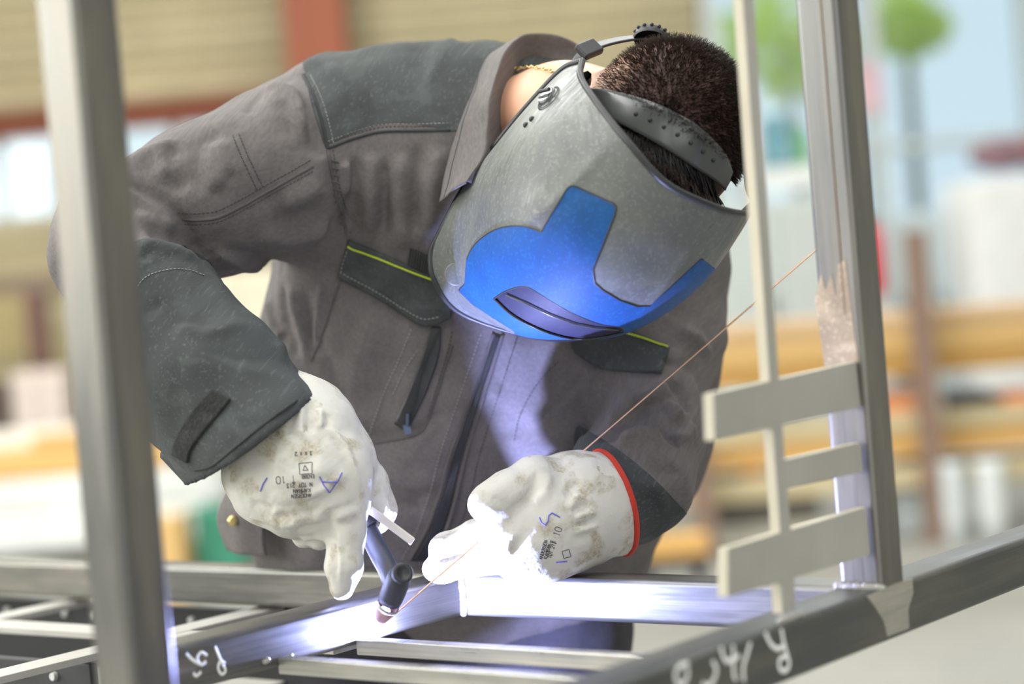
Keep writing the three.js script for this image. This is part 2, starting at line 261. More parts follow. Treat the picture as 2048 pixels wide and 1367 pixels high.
{ const t = thing('workbench', 'white topped workbench seen between the flat bar and the post', 'bench'), g = slab(1495, 1650, 335, 372, -12.6, 0.6, 0.01); g.computeBoundingBox(); const b = g.boundingBox; add(t, 'top', g, paint(0.9, 0.92, 0.92)); for (const x of [b.min.x + 0.05, b.max.x - 0.05]) for (const z of [b.min.z + 0.05, b.max.z - 0.05]) add(t, 'leg', span(x - 0.03, x + 0.03, 0, b.min.y + 0.01, z - 0.03, z + 0.03), paleSteel); 
  const t2 = thing('plastic_tub', 'teal blue tub on the white workbench', 'tub'), q = slab(1532, 1580, 235, 334, -12.75, 0.3, 0.02); add(t2, 'body', q, paint(0.16, 0.36, 0.45)); const q2 = slab(1530, 1582, 228, 242, -12.74, 0.31, 0.006); add(t2, 'rim', q2, paint(0.2, 0.42, 0.5));
  const t3 = thing('green_bottle', 'green bottle beside the teal tub on the workbench', 'bottle'), p = onPlane(1612, 334, -12.75); add(t3, 'body', turned(V(p.x, b.max.y, -12.85), V(p.x, 9, -12.85), [[0, 0], [0.05, 0], [0.05, 0.2], [0.02, 0.27], [0.02, 0.3], [0, 0.3]]), paint(0.12, 0.42, 0.16)); add(t3, 'cap', turned(V(p.x, b.max.y + 0.29, -12.85), V(p.x, 9, -12.85), [[0.024, 0], [0.024, 0.03], [0, 0.03]]), paint(0.8, 0.8, 0.8)); }
{ const p = onPlane(1750, 590, -11.3), t = thing('fire_extinguisher', 'red fire extinguisher half hidden by the steel post', 'extinguisher'); add(t, 'cylinder', turned(V(p.x, p.y, -11.3), V(p.x, 9, -11.3), [[0, 0], [0.07, 0.01], [0.07, 0.34], [0.03, 0.4], [0, 0.41]]), paint(0.75, 0.03, 0.05, 0.35)); add(t, 'valve', rspan(p.x - 0.03, p.x + 0.03, p.y + 0.4, p.y + 0.45, -11.33, -11.27, 0.008), M.blackSteel); add(t, 'stand', span(p.x - 0.05, p.x + 0.05, 0, p.y + 0.005, -11.35, -11.25), paint(0.6, 0.6, 0.6)); }
{ const t = thing('coat_pile', 'dark reddish jackets heaped on the white machine', 'clothes'); const p = onPlane(2010, 345, -11.5); for (let k = 0; k < 3; k++) { const g = new THREE.SphereGeometry(0.16, 14, 10); g.scale(1.3, 0.6, 0.8); g.translate(p.x + k * 0.2, p.y + 0.105 + 0.01 * k, -11.5); add(t, 'jacket', g, paint(0.24 + 0.05 * k, 0.14, 0.17)); } }
{ const t = thing('pink_poster', 'faint pink notice on the glazed gate beside the post', 'notice'), p = onPlane(1735, 175, -13.9); add(t, 'sheet', span(p.x - 0.09, p.x + 0.09, p.y - 0.17, p.y + 0.17, -13.93, -13.92), paint(0.85, 0.55, 0.62)); }

// left background: sheet stacks, boxes, timber
const whitePanel = paint(0.78, 0.82, 0.82);
[[-60, 470, 1058, 1092, 0.78], [-40, 440, 1020, 1056, 0.86], [-80, 450, 985, 1018, 0.74], [-50, 430, 950, 983, 0.84]].forEach(([x0, x1, y0, y1, g], k) => single('insulation_sheet', boxUV(slab(x0, x1, y0, y1 - 1, -9.6 - 0.02 * k, 0.9, 0.008)), paint(g, g * 1.03, g * 1.03), ['lowest', 'second lowest', 'second highest', 'topmost'][k] + ' white sheet of the stack behind the rail', 'sheet'));
[[-80, 330, 920, 947, 'orange'], [-40, 345, 890, 917, 'yellow'], [60, 320, 864, 887, 'orange']].forEach(([x0, x1, y0, y1, w], k) => single('timber_plank', boxUV(slab(x0, x1, y0, y1, -9.75, 0.25, 0.005)), woods[w], ['lowest', 'middle', 'topmost'][k] + ' plank lying on the white sheets', 'timber'));
single('insulation_sheet', boxUV(slab(-80, 420, 850, 886, -10.0, 0.2, 0.008)), paint(0.86, 0.85, 0.82), 'white sheet standing behind the orange planks', 'sheet');
cabinet('welding_machine', 30, 138, 742, 1000, -10.9, 0.5, paint(0.72, 0.62, 0.58), 'pinkish white machine behind the blurred near post', 'machine', 2);
cabinet('storage_chest', -120, 26, 770, 1000, -10.95, 0.5, paint(0.10, 0.07, 0.06), 'dark chest at the left edge', 'chest', 1);
single('wall_panel', boxUV(slab(-200, 84, 596, 720, -12.6, 0.1, 0.02)), paint(0.42, 0.34, 0.16), 'olive gold sheet at the left edge', 'panel');
single('roof_rail', boxUV(slab(-300, 560, 548, 580, -12.9, 0.12, 0.01)), paint(0.27, 0.20, 0.15), 'dark brown rail across the left background', 'rail');
single('machine_post', slab(72, 108, 580, 1150, -12.3, 0.15, 0.01), paint(0.17, 0.08, 0.07), 'dark reddish post at the left background', 'post');
cabinet('paper_cabinet', 395, 585, 540, 1000, -10.6, 0.5, paint(0.74, 0.70, 0.56), 'cream cabinet showing between sleeve and jacket', 'cabinet', 2);
{ const t = thing('green_tub', 'green tub beside the jacket hem', 'tub'), g = slab(388, 480, 1015, 1085, -9.0, 0.3, 0.015); g.computeBoundingBox(); const b = g.boundingBox; add(t, 'body', rspan(b.min.x, b.max.x, 0.001, b.max.y, b.min.z, b.max.z, 0.015), paint(0.05, 0.30, 0.20)); add(t, 'rim', rspan(b.min.x - 0.01, b.max.x + 0.01, b.max.y - 0.02, b.max.y, b.min.z - 0.01, b.max.z + 0.01, 0.008), paint(0.07, 0.34, 0.24)); }
{ const t = thing('yellow_carton', 'pale yellow carton left of the green tub', 'carton'), g = slab(290, 362, 1036, 1110, -8.8, 0.3, 0.01); g.computeBoundingBox(); const b = g.boundingBox; add(t, 'body', rspan(b.min.x, b.max.x, 0.001, b.max.y, b.min.z, b.max.z, 0.01), woods.yellow); add(t, 'flap', rspan(b.min.x, b.max.x, b.max.y, b.max.y + 0.008, b.min.z, b.max.z, 0.003), woods.cream); }

// ------------------------------------------------------------------ the welded steel frame (own axes: x along the rear rail, z towards the photographer)
const frame = thing('steel_frame', 'welded steel frame of square tubes that the welder works on', 'steel frame');
frame.rotation.y = -TURN;
function rrect(w, h, r) { const s = new THREE.Shape(), x = w / 2, y = h / 2; s.moveTo(-x + r, -y); s.lineTo(x - r, -y); s.absarc(x - r, -y + r, r, -Math.PI / 2, 0); s.lineTo(x, y - r); s.absarc(x - r, y - r, r, 0, Math.PI / 2); s.lineTo(-x + r, y); s.absarc(-x + r, y - r, r, Math.PI / 2, Math.PI); s.lineTo(-x, -y + r); s.absarc(-x + r, -y + r, r, Math.PI, Math.PI * 1.5); return s; }
function tubeGeo(w, h, len, r = 0.006, wall = 0.003) { // square hollow section along +z from 0 to len, uv along the length in metres
  const s = rrect(w, h, r); s.holes.push(rrect(w - 2 * wall, h - 2 * wall, Math.max(0.0015, r - wall)));
  const g = new THREE.ExtrudeGeometry(s, { depth: len, bevelEnabled: false, curveSegments: 5 });
  const p = g.attributes.position, uv = g.attributes.uv;
  for (let i = 0; i < p.count; i++) uv.setXY(i, p.getZ(i), p.getX(i) * 0.83 + p.getY(i) * 1.21);
  return g;
}
function along(g, axis) { if (axis === 'x') g.rotateY(Math.PI / 2); if (axis === 'y') g.rotateX(-Math.PI / 2); return g; }
const TOP = 0.95, TW = 0.045, DX = -0.884, BX = -1.397, RZ = -1.652;
const tubePart = (name, geo, mat, label) => { const m = add(frame, name, geo, mat); if (label) m.userData.label = label; return m; };
const rail = tubePart('rear_rail', along(tubeGeo(TW, TW, 1.95), 'x').translate(-2.88, TOP - TW / 2, RZ - TW / 2), M.steel, 'long rear rail whose right half glares in the arc light');
const cross = tubePart('cross_tube', tubeGeo(TW, TW, 0.424).translate(BX - TW / 2, TOP - TW / 2 + 0.0007, RZ + 0.0), M.steel, 'cross tube with chalk letters being welded');
add(cross, 'end_cap', (() => { const g = new THREE.ExtrudeGeometry(rrect(TW - 0.001, TW - 0.001, 0.006), { depth: 0.003, bevelEnabled: false }); g.translate(BX - TW / 2, TOP - TW / 2 + 0.0007, RZ + 0.4235); return boxUV(g); })(), M.steelGround);
const front = tubePart('front_rail', tubeGeo(0.05, 0.05, 2.3).translate(DX - 0.025, TOP - 0.025, -3.1), M.steelDark, 'dark front rail with chalk numbers');
const postR = tubePart('upright_post', along(tubeGeo(TW, TW, 1.3), 'y').translate(DX - TW / 2, TOP - 0.001, -1.645 - TW / 2), M.steel, 'upright tube with a bare ground patch');
const postL = tubePart('upright_post', along(tubeGeo(TW, TW, 2.1), 'y').translate(-1.19, 0.001, -1.012), M.steel, 'near upright tube on the left, out of focus');
tubePart('lower_rail', along(tubeGeo(TW, TW, 0.24), 'x').translate(-1.168, 0.5, -1.012), M.steel);
tubePart('upright_post', along(tubeGeo(TW, TW, 0.9), 'y').translate(DX - 0.025, 0.001, -1.012), M.steel);
tubePart('seam_line', rod(V(DX - 0.017, TOP + 0.255, -1.6449), V(DX - 0.017, TOP + 1.29, -1.6449), 0.0007, 0.0007, 6), M.scorch, 'dark rolled seam');
// square bars between cross tube and front rail
for (const [z, y] of [[-1.487, 0.904], [-1.375, 0.907]]) tubePart('grid_bar', boxUV(rspan(BX - 0.0005, DX - 0.049, y - 0.008, y + 0.008, z - 0.008, z + 0.008, 0.0015)), M.steelGround);
for (const z of [-1.24, -1.13]) tubePart('grid_bar', boxUV(rspan(BX, DX - 0.049, 0.897, 0.913, z - 0.008, z + 0.008, 0.0015)), M.steelGround);
// flat bars left of the cross tube
tubePart('flat_bar', boxUV(rspan(-2.7, -1.74, 0.892, 0.9, -1.53, -1.49, 0.001)), M.flatFace);
tubePart('flat_bar', boxUV(rspan(-1.74, -1.70, 0.8925, 0.9005, RZ - 0.03, -0.95, 0.001)), M.flatFace);
tubePart('flat_bar', boxUV(rspan(-2.09, -2.05, 0.8915, 0.8995, RZ - 0.03, -1.53, 0.001)), M.flatFace);
tubePart('flat_bar', boxUV(rspan(-1.70, -1.44, 0.892, 0.9, -1.53, -1.49, 0.001)), M.flatFace);
// weld seams
const bead = (pts, r, name = 'weld_bead', mat = M.weld) => { const l = []; const c = new THREE.CatmullRomCurve3(pts); const n = Math.max(6, Math.round(c.getLength() / (r * 0.9))); for (let i = 0; i <= n; i++) { const g = new THREE.SphereGeometry(r * rr(0.85, 1.15), 8, 6); const p = c.getPoint(i / n); g.translate(p.x, p.y, p.z); l.push(g); } return tubePart(name, merge(l), mat); };
bead([V(BX + 0.001, TOP - 0.004, RZ + 0.001), V(BX + 0.002, TOP - 0.024, RZ + 0.001), V(BX + 0.001, TOP - TW + 0.004, RZ + 0.001)], 0.0045);
bead([V(DX - TW, TOP + 0.002, -1.643), V(DX - 0.02, TOP + 0.002, -1.642), V(DX, TOP + 0.001, -1.645)], 0.0032);
bead([V(DX - TW - 0.002, TOP + 0.002, -1.643), V(DX - TW - 0.002, TOP + 0.002, -1.69)], 0.0032);
bead([V(DX - 0.052, TOP - 0.004, RZ + 0.002), V(DX - 0.052, TOP - TW, RZ + 0.002)], 0.003);
bead([V(BX + 0.003, 0.913, -1.382), V(BX + 0.003, 0.9, -1.384)], 0.0032);
bead([V(BX + 0.002, 0.916, -1.352), V(BX + 0.001, 0.915, -1.348)], 0.0026, 'weld_spatter');
// ground bright patches left by the grinder, on the front rail below the post and on top beside it
function plateXY(pts, depth, bevel = 0) { const g = new THREE.ExtrudeGeometry(new THREE.Shape(pts.map(([a, b]) => new THREE.Vector2(a, b))), { depth, bevelEnabled: bevel > 0, bevelSize: bevel, bevelThickness: bevel, bevelSegments: 1 }); return g; }
// own axes of the frame on the vertical plane x = X along a bearing: [z, y]
const D1 = V(Math.sin(TURN), 0, -Math.cos(TURN)), D2 = V(Math.cos(TURN), 0, Math.sin(TURN));
const onX = (px, py, X) => { const d = bearing(px, py), k = (X - EYE.dot(D2)) / d.dot(D2), p = d.multiplyScalar(k).add(EYE); return [-p.dot(D1), p.y]; };
const onZ = (px, py, Z) => { const d = bearing(px, py), k = (-Z - EYE.dot(D1)) / d.dot(D1), p = d.multiplyScalar(k).add(EYE); return [p.dot(D2), p.y]; };
// a thin plate standing on the plane x = X (thickness towards -x), outline as [z, y]
function plateX(pts, X, t, bevel = 0) { const g = plateXY(pts.map(([z, y]) => [-z, y]), t - 2 * bevel, bevel); g.translate(0, 0, bevel); g.rotateY(Math.PI / 2); g.translate(X - t, 0, 0); return g; }
function plateZ(pts, Z, t) { const g = plateXY(pts, t); g.translate(0, 0, Z - t); return g; }
const ground = (pts) => plateX(pts, DX + 0.0004, 0.0006);
tubePart('ground_patch', boxUV(ground([[1733, 1192], [1790, 1166], [1824, 1156], [1826, 1185], [1816, 1218], [1818, 1256], [1774, 1272], [1766, 1240], [1750, 1214]].map(([a, b]) => onX(a, b, DX)))), M.steelGround, 'bright ground patch below the post');
tubePart('ground_patch', boxUV(plateZ([[1630, 600], [1642, 548], [1652, 580], [1663, 548], [1672, 592], [1676, 530], [1690, 520], [1700, 590], [1712, 690], [1717, 724], [1650, 735]].map(([a, b]) => onZ(a, b, -1.645)), -1.6446, 0.0006)), std({ color: lin(0.50, 0.40, 0.30), map: dustyTex, metalness: 0.6, roughness: 0.42 }), 'bare copper toned ground patch on the post');
// the cut ornament: one upright flat bar with three cross plates (12 mm plate)
const OX = DX - 0.008, OT = 0.010;
const orn = (pts) => pts.map(([a, b]) => onX(a, b, OX));
function ornament(name, pts) { const g = plateX(orn(pts), OX, OT, 0); const m = tubePart(name, boxUV(g), M.flatFace); const e = []; const o = orn(pts); for (let i = 0; i < o.length; i++) { const a = o[i], b = o[(i + 1) % o.length], l = Math.hypot(b[0] - a[0], b[1] - a[1]); const q = box(OT - 0.0006, 0.0006, l - 0.0004); q.rotateX(-Math.atan2(b[1] - a[1], b[0] - a[0])); q.translate(OX - OT / 2, (a[1] + b[1]) / 2, (a[0] + b[0]) / 2); e.push(q); } add(m, 'cut_edge', boxUV(merge(e)), M.cutEdge).userData.label = 'cream coloured cut edge'; return m; }
ornament('cut_plate', [[1482, -60], [1504, -60], [1558, 758], [1712, 724], [1722, 812], [1565, 849], [1570, 920], [1721, 885], [1727, 942], [1575, 977], [1582, 1059], [1734, 1014], [1741, 1108], [1588, 1154], [1592, 1216], [1566, 1226], [1562, 1162], [1456, 1193], [1456, 1096], [1561, 1065], [1546, 853], [1430, 880], [1427, 787], [1540, 762]]).userData.label = 'upright flat bar cut with three cross arms';
bead([...[[1553, 1228], [1575, 1232], [1596, 1222]].map(([a, b]) => { const q = onX(a, b, OX); return V(OX + 0.003, TOP + 0.002, q[0]); })], 0.003);
// chalk writing: hand drawn strokes lying on the steel
function strokes(name, list, X, r, lab) { const l = list.map((s) => { const p = s.map(([a, b]) => { const q = onX(a, b, X); return V(X, q[1], q[0]); }); const g = new THREE.TubeGeometry(new THREE.CatmullRomCurve3(p), 28, r, 5, false); g.translate(-X, 0, 0); g.scale(0.18, 1, 1); g.translate(X + r * 0.12, 0, 0); return g; }); const m = tubePart(name, merge(l), M.chalk); m.userData.label = lab; return m; }
strokes('chalk_writing', [
  [[1530, 1264], [1541, 1287], [1556, 1297], [1568, 1290]], [[1562, 1257], [1567, 1285], [1574, 1310], [1578, 1328], [1572, 1340], [1560, 1338], [1557, 1325], [1563, 1314], [1575, 1312]],
  [[1500, 1284], [1494, 1306], [1486, 1334], [1487, 1362]], [[1441, 1294], [1450, 1320], [1466, 1318], [1478, 1310]], [[1466, 1289], [1466, 1320], [1468, 1352], [1472, 1358]],
  [[1424, 1320], [1432, 1338], [1426, 1360], [1412, 1372], [1404, 1364]], [[1376, 1326], [1356, 1334], [1350, 1352], [1360, 1370], [1374, 1352], [1374, 1334]],
], DX, 0.0022, 'white chalk characters R 140 8 upside down');
strokes('chalk_writing', [
  [[372, 1306], [384, 1318], [400, 1328]], [[386, 1345], [392, 1351], [402, 1343]], [[414, 1310], [402, 1304], [394, 1316], [402, 1328], [412, 1322]], [[430, 1292], [438, 1312], [446, 1330], [451, 1340], [444, 1348], [436, 1336], [440, 1322], [450, 1326]],
], BX, 0.0016, 'white chalk letters Ref upside down');
// black perforated support under the frame
{ const t = thing('welding_table', 'black welding table with bolts under the frame at lower left', 'table');
  for (const [x0, x1, z, y0, y1] of [[-2.75, -1.64, -1.72, 0.80, 0.886], [-2.75, -1.72, -1.40, 0.78, 0.886]]) { const p = add(t, 'side_plate', boxUV(rspan(x0, x1, y0, y1, z - 0.012, z, 0.002)), M.blackSteel); for (let x = x0 + 0.04; x < x1; x += 0.062) add(p, 'bolt', rod(V(x, y1 - 0.016, z - 0.002), V(x, y1 - 0.016, z + 0.005), 0.0055, 0.0045, 10), M.bolt); }
  for (const [x, z] of [[-2.6, -1.71], [-1.72, -1.71], [-2.6, -1.41]]) add(t, 'leg', span(x - 0.03, x + 0.03, 0, 0.80, z - 0.03, z + 0.03), M.blackSteel);
  t.rotation.y = -TURN; }
{ const t = thing('trestle_stand', 'trestle carrying the front rail outside the picture', 'trestle'); t.rotation.y = -TURN; for (const z of [-1.0, -2.7]) { add(t, 'beam', span(DX - 0.3, DX + 0.25, 0.84, 0.9, z - 0.03, z + 0.03), M.blackSteel); for (const x of [DX - 0.25, DX + 0.2]) add(t, 'leg', span(x - 0.025, x + 0.025, 0, 0.84, z - 0.025, z + 0.025), M.blackSteel); } }
// ------------------------------------------------------------------ soft bodies: joints with radii, joined smoothly, meshed on a grid
const smin = (a, b, k) => { const h = Math.max(k - Math.abs(a - b), 0) / k; return Math.min(a, b) - h * h * k * 0.25; };
class Soft {
  constructor() { this.p = []; this.f = []; this.n = []; this.c = []; }
  carve(fn) { this.c.push(fn); return this; }   // fn(d, x, y, z) -> d: openings of sleeves and cuffs
  // limb between two joints; k: how softly it joins what is there already
  limb(a, r0, b, r1, k = 0.03) { this.p.push({ a, b, r0, r1, k, d: b.clone().sub(a), l: Math.max(1e-9, b.distanceToSquared(a)) }); return this; }
  chain(list, k = 0.03) { for (let i = 0; i + 1 < list.length; i++) this.limb(list[i][0], list[i][1], list[i + 1][0], list[i + 1][1], k); return this; }
  // a fold of the cloth along a line: amp > 0 ridge, < 0 groove; w its half width
  fold(pts, w, amp) { const s = []; for (let i = 0; i + 1 < pts.length; i++) { const m = pts[i].clone().lerp(pts[i + 1], 0.5), e = 0.004, B = (x, y, z) => this.base(x, y, z), n = V(B(m.x + e, m.y, m.z) - B(m.x - e, m.y, m.z), B(m.x, m.y + e, m.z) - B(m.x, m.y - e, m.z), B(m.x, m.y, m.z + e) - B(m.x, m.y, m.z - e)).normalize(); s.push([pts[i], n, pts[i + 1].clone().sub(pts[i]), Math.max(1e-9, pts[i].distanceToSquared(pts[i + 1])), i, pts.length - 1]); } const b = new THREE.Box3().setFromPoints(pts).expandByScalar(w * 2.6 + Math.abs(amp)); this.f.push({ s, w, amp, b }); return this; }
  noise(scale, amp, oct = 3) { this.n.push([1 / scale, amp, oct]); return this; }
  one(q, x, y, z) { const t = clamp(((x - q.a.x) * q.d.x + (y - q.a.y) * q.d.y + (z - q.a.z) * q.d.z) / q.l, 0, 1), dx = x - q.a.x - q.d.x * t, dy = y - q.a.y - q.d.y * t, dz = z - q.a.z - q.d.z * t; return Math.sqrt(dx * dx + dy * dy + dz * dz) - (q.r0 + (q.r1 - q.r0) * t); }
  base(x, y, z, P = this.p) { let d = 9; for (const q of P) { const e = this.one(q, x, y, z); d = d > 8 ? e : smin(d, e, q.k); } return d; }
  at(x, y, z, P = this.p, Fs = this.f) {
    let d = this.base(x, y, z, P);
    if (Math.abs(d) > 0.11) return d;
    for (const f of Fs) {
      const b = f.b; if (x < b.min.x || x > b.max.x || y < b.min.y || y > b.max.y || z < b.min.z || z > b.max.z) continue;
      let m = 9, fade = 1; for (const [a, nn, e, l, i, n] of f.s) { const t = clamp(((x - a.x) * e.x + (y - a.y) * e.y + (z - a.z) * e.z) / l, 0, 1), dx = x - a.x - e.x * t, dy = y - a.y - e.y * t, dz = z - a.z - e.z * t, h = dx * nn.x + dy * nn.y + dz * nn.z, q = dx * dx + dy * dy + dz * dz - 0.8 * h * h; if (q < m) { m = q; const u = (i + t) / n; fade = smooth(0, 0.22, u) * smooth(0, 0.22, 1 - u); } }
      d -= f.amp * fade * (f.amp < 0 ? Math.exp(-1.25 * Math.sqrt(Math.max(0, m)) / f.w) : Math.exp(-m / (f.w * f.w)));   // grooves are sharp, ridges round
    }
    for (const [s, a, o] of this.n) { if (o > 0) d -= a * fbm(x * s, y * s, z * s, o); else { const n = 1 - Math.min(1, 3.2 * Math.abs(fbm(x * s, y * s * 0.8, z * s + 5, 2))); d -= a * (n * n - 0.3); } }   // o = 0: creased rather than rolling
    for (const c of this.c) d = c(d, x, y, z);
    return d;
  }
  // first hit of a straight line from o along dir
  hit(o, dir, t0 = 1.2, t1 = 3.2, P = this.p) { let t = t0; for (let i = 0; i < 160 && t < t1; i++) { const d = this.at(o.x + dir.x * t, o.y + dir.y * t, o.z + dir.z * t, P); if (d < 0.0002) return o.clone().addScaledVector(dir, t); t += Math.max(d * 0.75, 0.0003); } return null; }
  normal(p) { const e = 0.002; return V(this.at(p.x + e, p.y, p.z) - this.at(p.x - e, p.y, p.z), this.at(p.x, p.y + e, p.z) - this.at(p.x, p.y - e, p.z), this.at(p.x, p.y, p.z + e) - this.at(p.x, p.y, p.z - e)).normalize(); }
  mesh(cell, pad = 0.02) {
    const bb = new THREE.Box3(); for (const q of this.p) for (const [c, r] of [[q.a, q.r0], [q.b, q.r1]]) { bb.expandByPoint(c.clone().addScalar(r + pad)); bb.expandByPoint(c.clone().addScalar(-r - pad)); }
    const B = 8, nx = Math.ceil((bb.max.x - bb.min.x) / cell / B) * B + 1, ny = Math.ceil((bb.max.y - bb.min.y) / cell / B) * B + 1, nz = Math.ceil((bb.max.z - bb.min.z) / cell / B) * B + 1;
    const G = new Float32Array(nx * ny * nz).fill(1), half = B * cell * 0.87, o = bb.min, act = new Uint8Array(((nx - 1) / B) * ((ny - 1) / B) * ((nz - 1) / B)); let bi = 0;
    for (let bz = 0; bz < nz - 1; bz += B) for (let by = 0; by < ny - 1; by += B) for (let bx = 0; bx < nx - 1; bx += B, bi++) {
      const cx = o.x + (bx + B / 2) * cell, cy = o.y + (by + B / 2) * cell, cz = o.z + (bz + B / 2) * cell, d = this.base(cx, cy, cz);
      const ez = bz + B + 1 < nz ? B : B + 1, ey = by + B + 1 < ny ? B : B + 1, ex = bx + B + 1 < nx ? B : B + 1;
      if (Math.abs(d) > half + 0.03 && !(d < 0 && d > -0.1 && this.c.length)) { for (let z = 0; z < ez; z++) for (let y = 0; y < ey; y++) for (let x = 0; x < ex; x++) G[((bz + z) * ny + by + y) * nx + bx + x] = d; continue; }
      act[bi] = 1;
      const P = this.p.filter((q) => this.one(q, cx, cy, cz) < d + 2 * half + 0.07), Fs = this.f.filter((f) => f.b.distanceToPoint(V(cx, cy, cz)) < half);
      for (let z = 0; z < ez; z++) for (let y = 0; y < ey; y++) for (let x = 0; x < ex; x++) G[((bz + z) * ny + by + y) * nx + bx + x] = this.at(o.x + (bx + x) * cell, o.y + (by + y) * cell, o.z + (bz + z) * cell, P, Fs);
    }
    // surface nets
    const id = new Int32Array(nx * ny * nz).fill(-1), pos = [], idx = [], E = [[0, 1], [0, 2], [0, 4], [1, 3], [1, 5], [2, 3], [2, 6], [3, 7], [4, 5], [4, 6], [5, 7], [6, 7]], c = new Float64Array(8);
    for (let z = 0; z < nz - 1; z++) for (let y = 0; y < ny - 1; y++) for (let x = 0; x < nx - 1; x++) {
      const i = (z * ny + y) * nx + x; let m = 0;
      for (let k = 0; k < 8; k++) { c[k] = G[i + (k & 1) + ((k >> 1) & 1) * nx + (k >> 2) * nx * ny]; if (c[k] < 0) m |= 1 << k; }
      if (m === 0 || m === 255) continue;
      let sx = 0, sy = 0, sz = 0, n = 0;
      for (const [a, b] of E) if (((m >> a) & 1) !== ((m >> b) & 1)) { const t = c[a] / (c[a] - c[b]); sx += (a & 1) + ((b & 1) - (a & 1)) * t; sy += ((a >> 1) & 1) + (((b >> 1) & 1) - ((a >> 1) & 1)) * t; sz += (a >> 2) + ((b >> 2) - (a >> 2)) * t; n++; }
      id[i] = pos.length / 3; pos.push(o.x + (x + sx / n) * cell, o.y + (y + sy / n) * cell, o.z + (z + sz / n) * cell);
    }
    const quad = (a, b, c2, d, flip) => { if (a < 0 || b < 0 || c2 < 0 || d < 0) return; if (flip) idx.push(a, c2, b, a, d, c2); else idx.push(a, b, c2, a, c2, d); };
    for (let z = 1; z < nz - 1; z++) for (let y = 1; y < ny - 1; y++) for (let x = 1; x < nx - 1; x++) {
      const i = (z * ny + y) * nx + x, s = G[i] < 0, X = 1, Y = nx, Z = nx * ny;
      if (s !== G[i + X] < 0) quad(id[i - Y - Z], id[i - Z], id[i], id[i - Y], !s);
      if (s !== G[i + Y] < 0) quad(id[i - X - Z], id[i - X], id[i], id[i - Z], !s);
      if (s !== G[i + Z] < 0) quad(id[i - X - Y], id[i - Y], id[i], id[i - X], !s);
    }
    const g = new THREE.BufferGeometry(); g.setAttribute('position', new THREE.BufferAttribute(new Float32Array(pos), 3)); g.setIndex(idx); g.computeVertexNormals();
    return g;
  }
}
// cut a mesh along field = 0: [where field >= 0, where field < 0]; the cut edge is exact
function cut(g, field) {
  const p = g.attributes.position, n = g.attributes.normal, ix = g.index.array, fv = new Float32Array(p.count), q = V(); for (let i = 0; i < p.count; i++) fv[i] = field(q.fromBufferAttribute(p, i));
  const out = [0, 1].map(() => ({ P: [], N: [], I: [], m: new Map() }));
  const put = (o, k, P, N) => { if (!o.m.has(k)) { o.m.set(k, o.P.length / 3); o.P.push(...P); o.N.push(...N); } return o.m.get(k); };
  const vert = (i) => [i, [p.getX(i), p.getY(i), p.getZ(i)], [n.getX(i), n.getY(i), n.getZ(i)]];
  const mid = (a, b) => { if (a > b) [a, b] = [b, a]; const t = fv[a] / (fv[a] - fv[b]), A = vert(a), B = vert(b), L = (u, v) => u.map((x, k) => x + (v[k] - x) * t); return [a + '_' + b, L(A[1], B[1]), L(A[2], B[2])]; };
  for (let t = 0; t < ix.length; t += 3) {
    const tri = [ix[t], ix[t + 1], ix[t + 2]];
    for (const side of [0, 1]) {
      const inside = (i) => (fv[i] >= 0) === (side === 0), poly = [];
      for (let k = 0; k < 3; k++) { const a = tri[k], b = tri[(k + 1) % 3]; if (inside(a)) poly.push(vert(a)); if (inside(a) !== inside(b)) poly.push(mid(a, b)); }
      const o = out[side], v = poly.map((w) => put(o, ...w)); for (let k = 1; k + 1 < v.length; k++) o.I.push(v[0], v[k], v[k + 1]);
    }
  }
  return out.map((o) => { const r = new THREE.BufferGeometry(); r.setAttribute('position', new THREE.BufferAttribute(new Float32Array(o.P), 3)); r.setAttribute('normal', new THREE.BufferAttribute(new Float32Array(o.N), 3)); r.setIndex(o.I); return r; });
}
// swell a mesh along its normals
function swell(g, h) { const p = g.attributes.position, n = g.attributes.normal; for (let i = 0; i < p.count; i++) p.setXYZ(i, p.getX(i) + n.getX(i) * h, p.getY(i) + n.getY(i) * h, p.getZ(i) + n.getZ(i) * h); return g; }

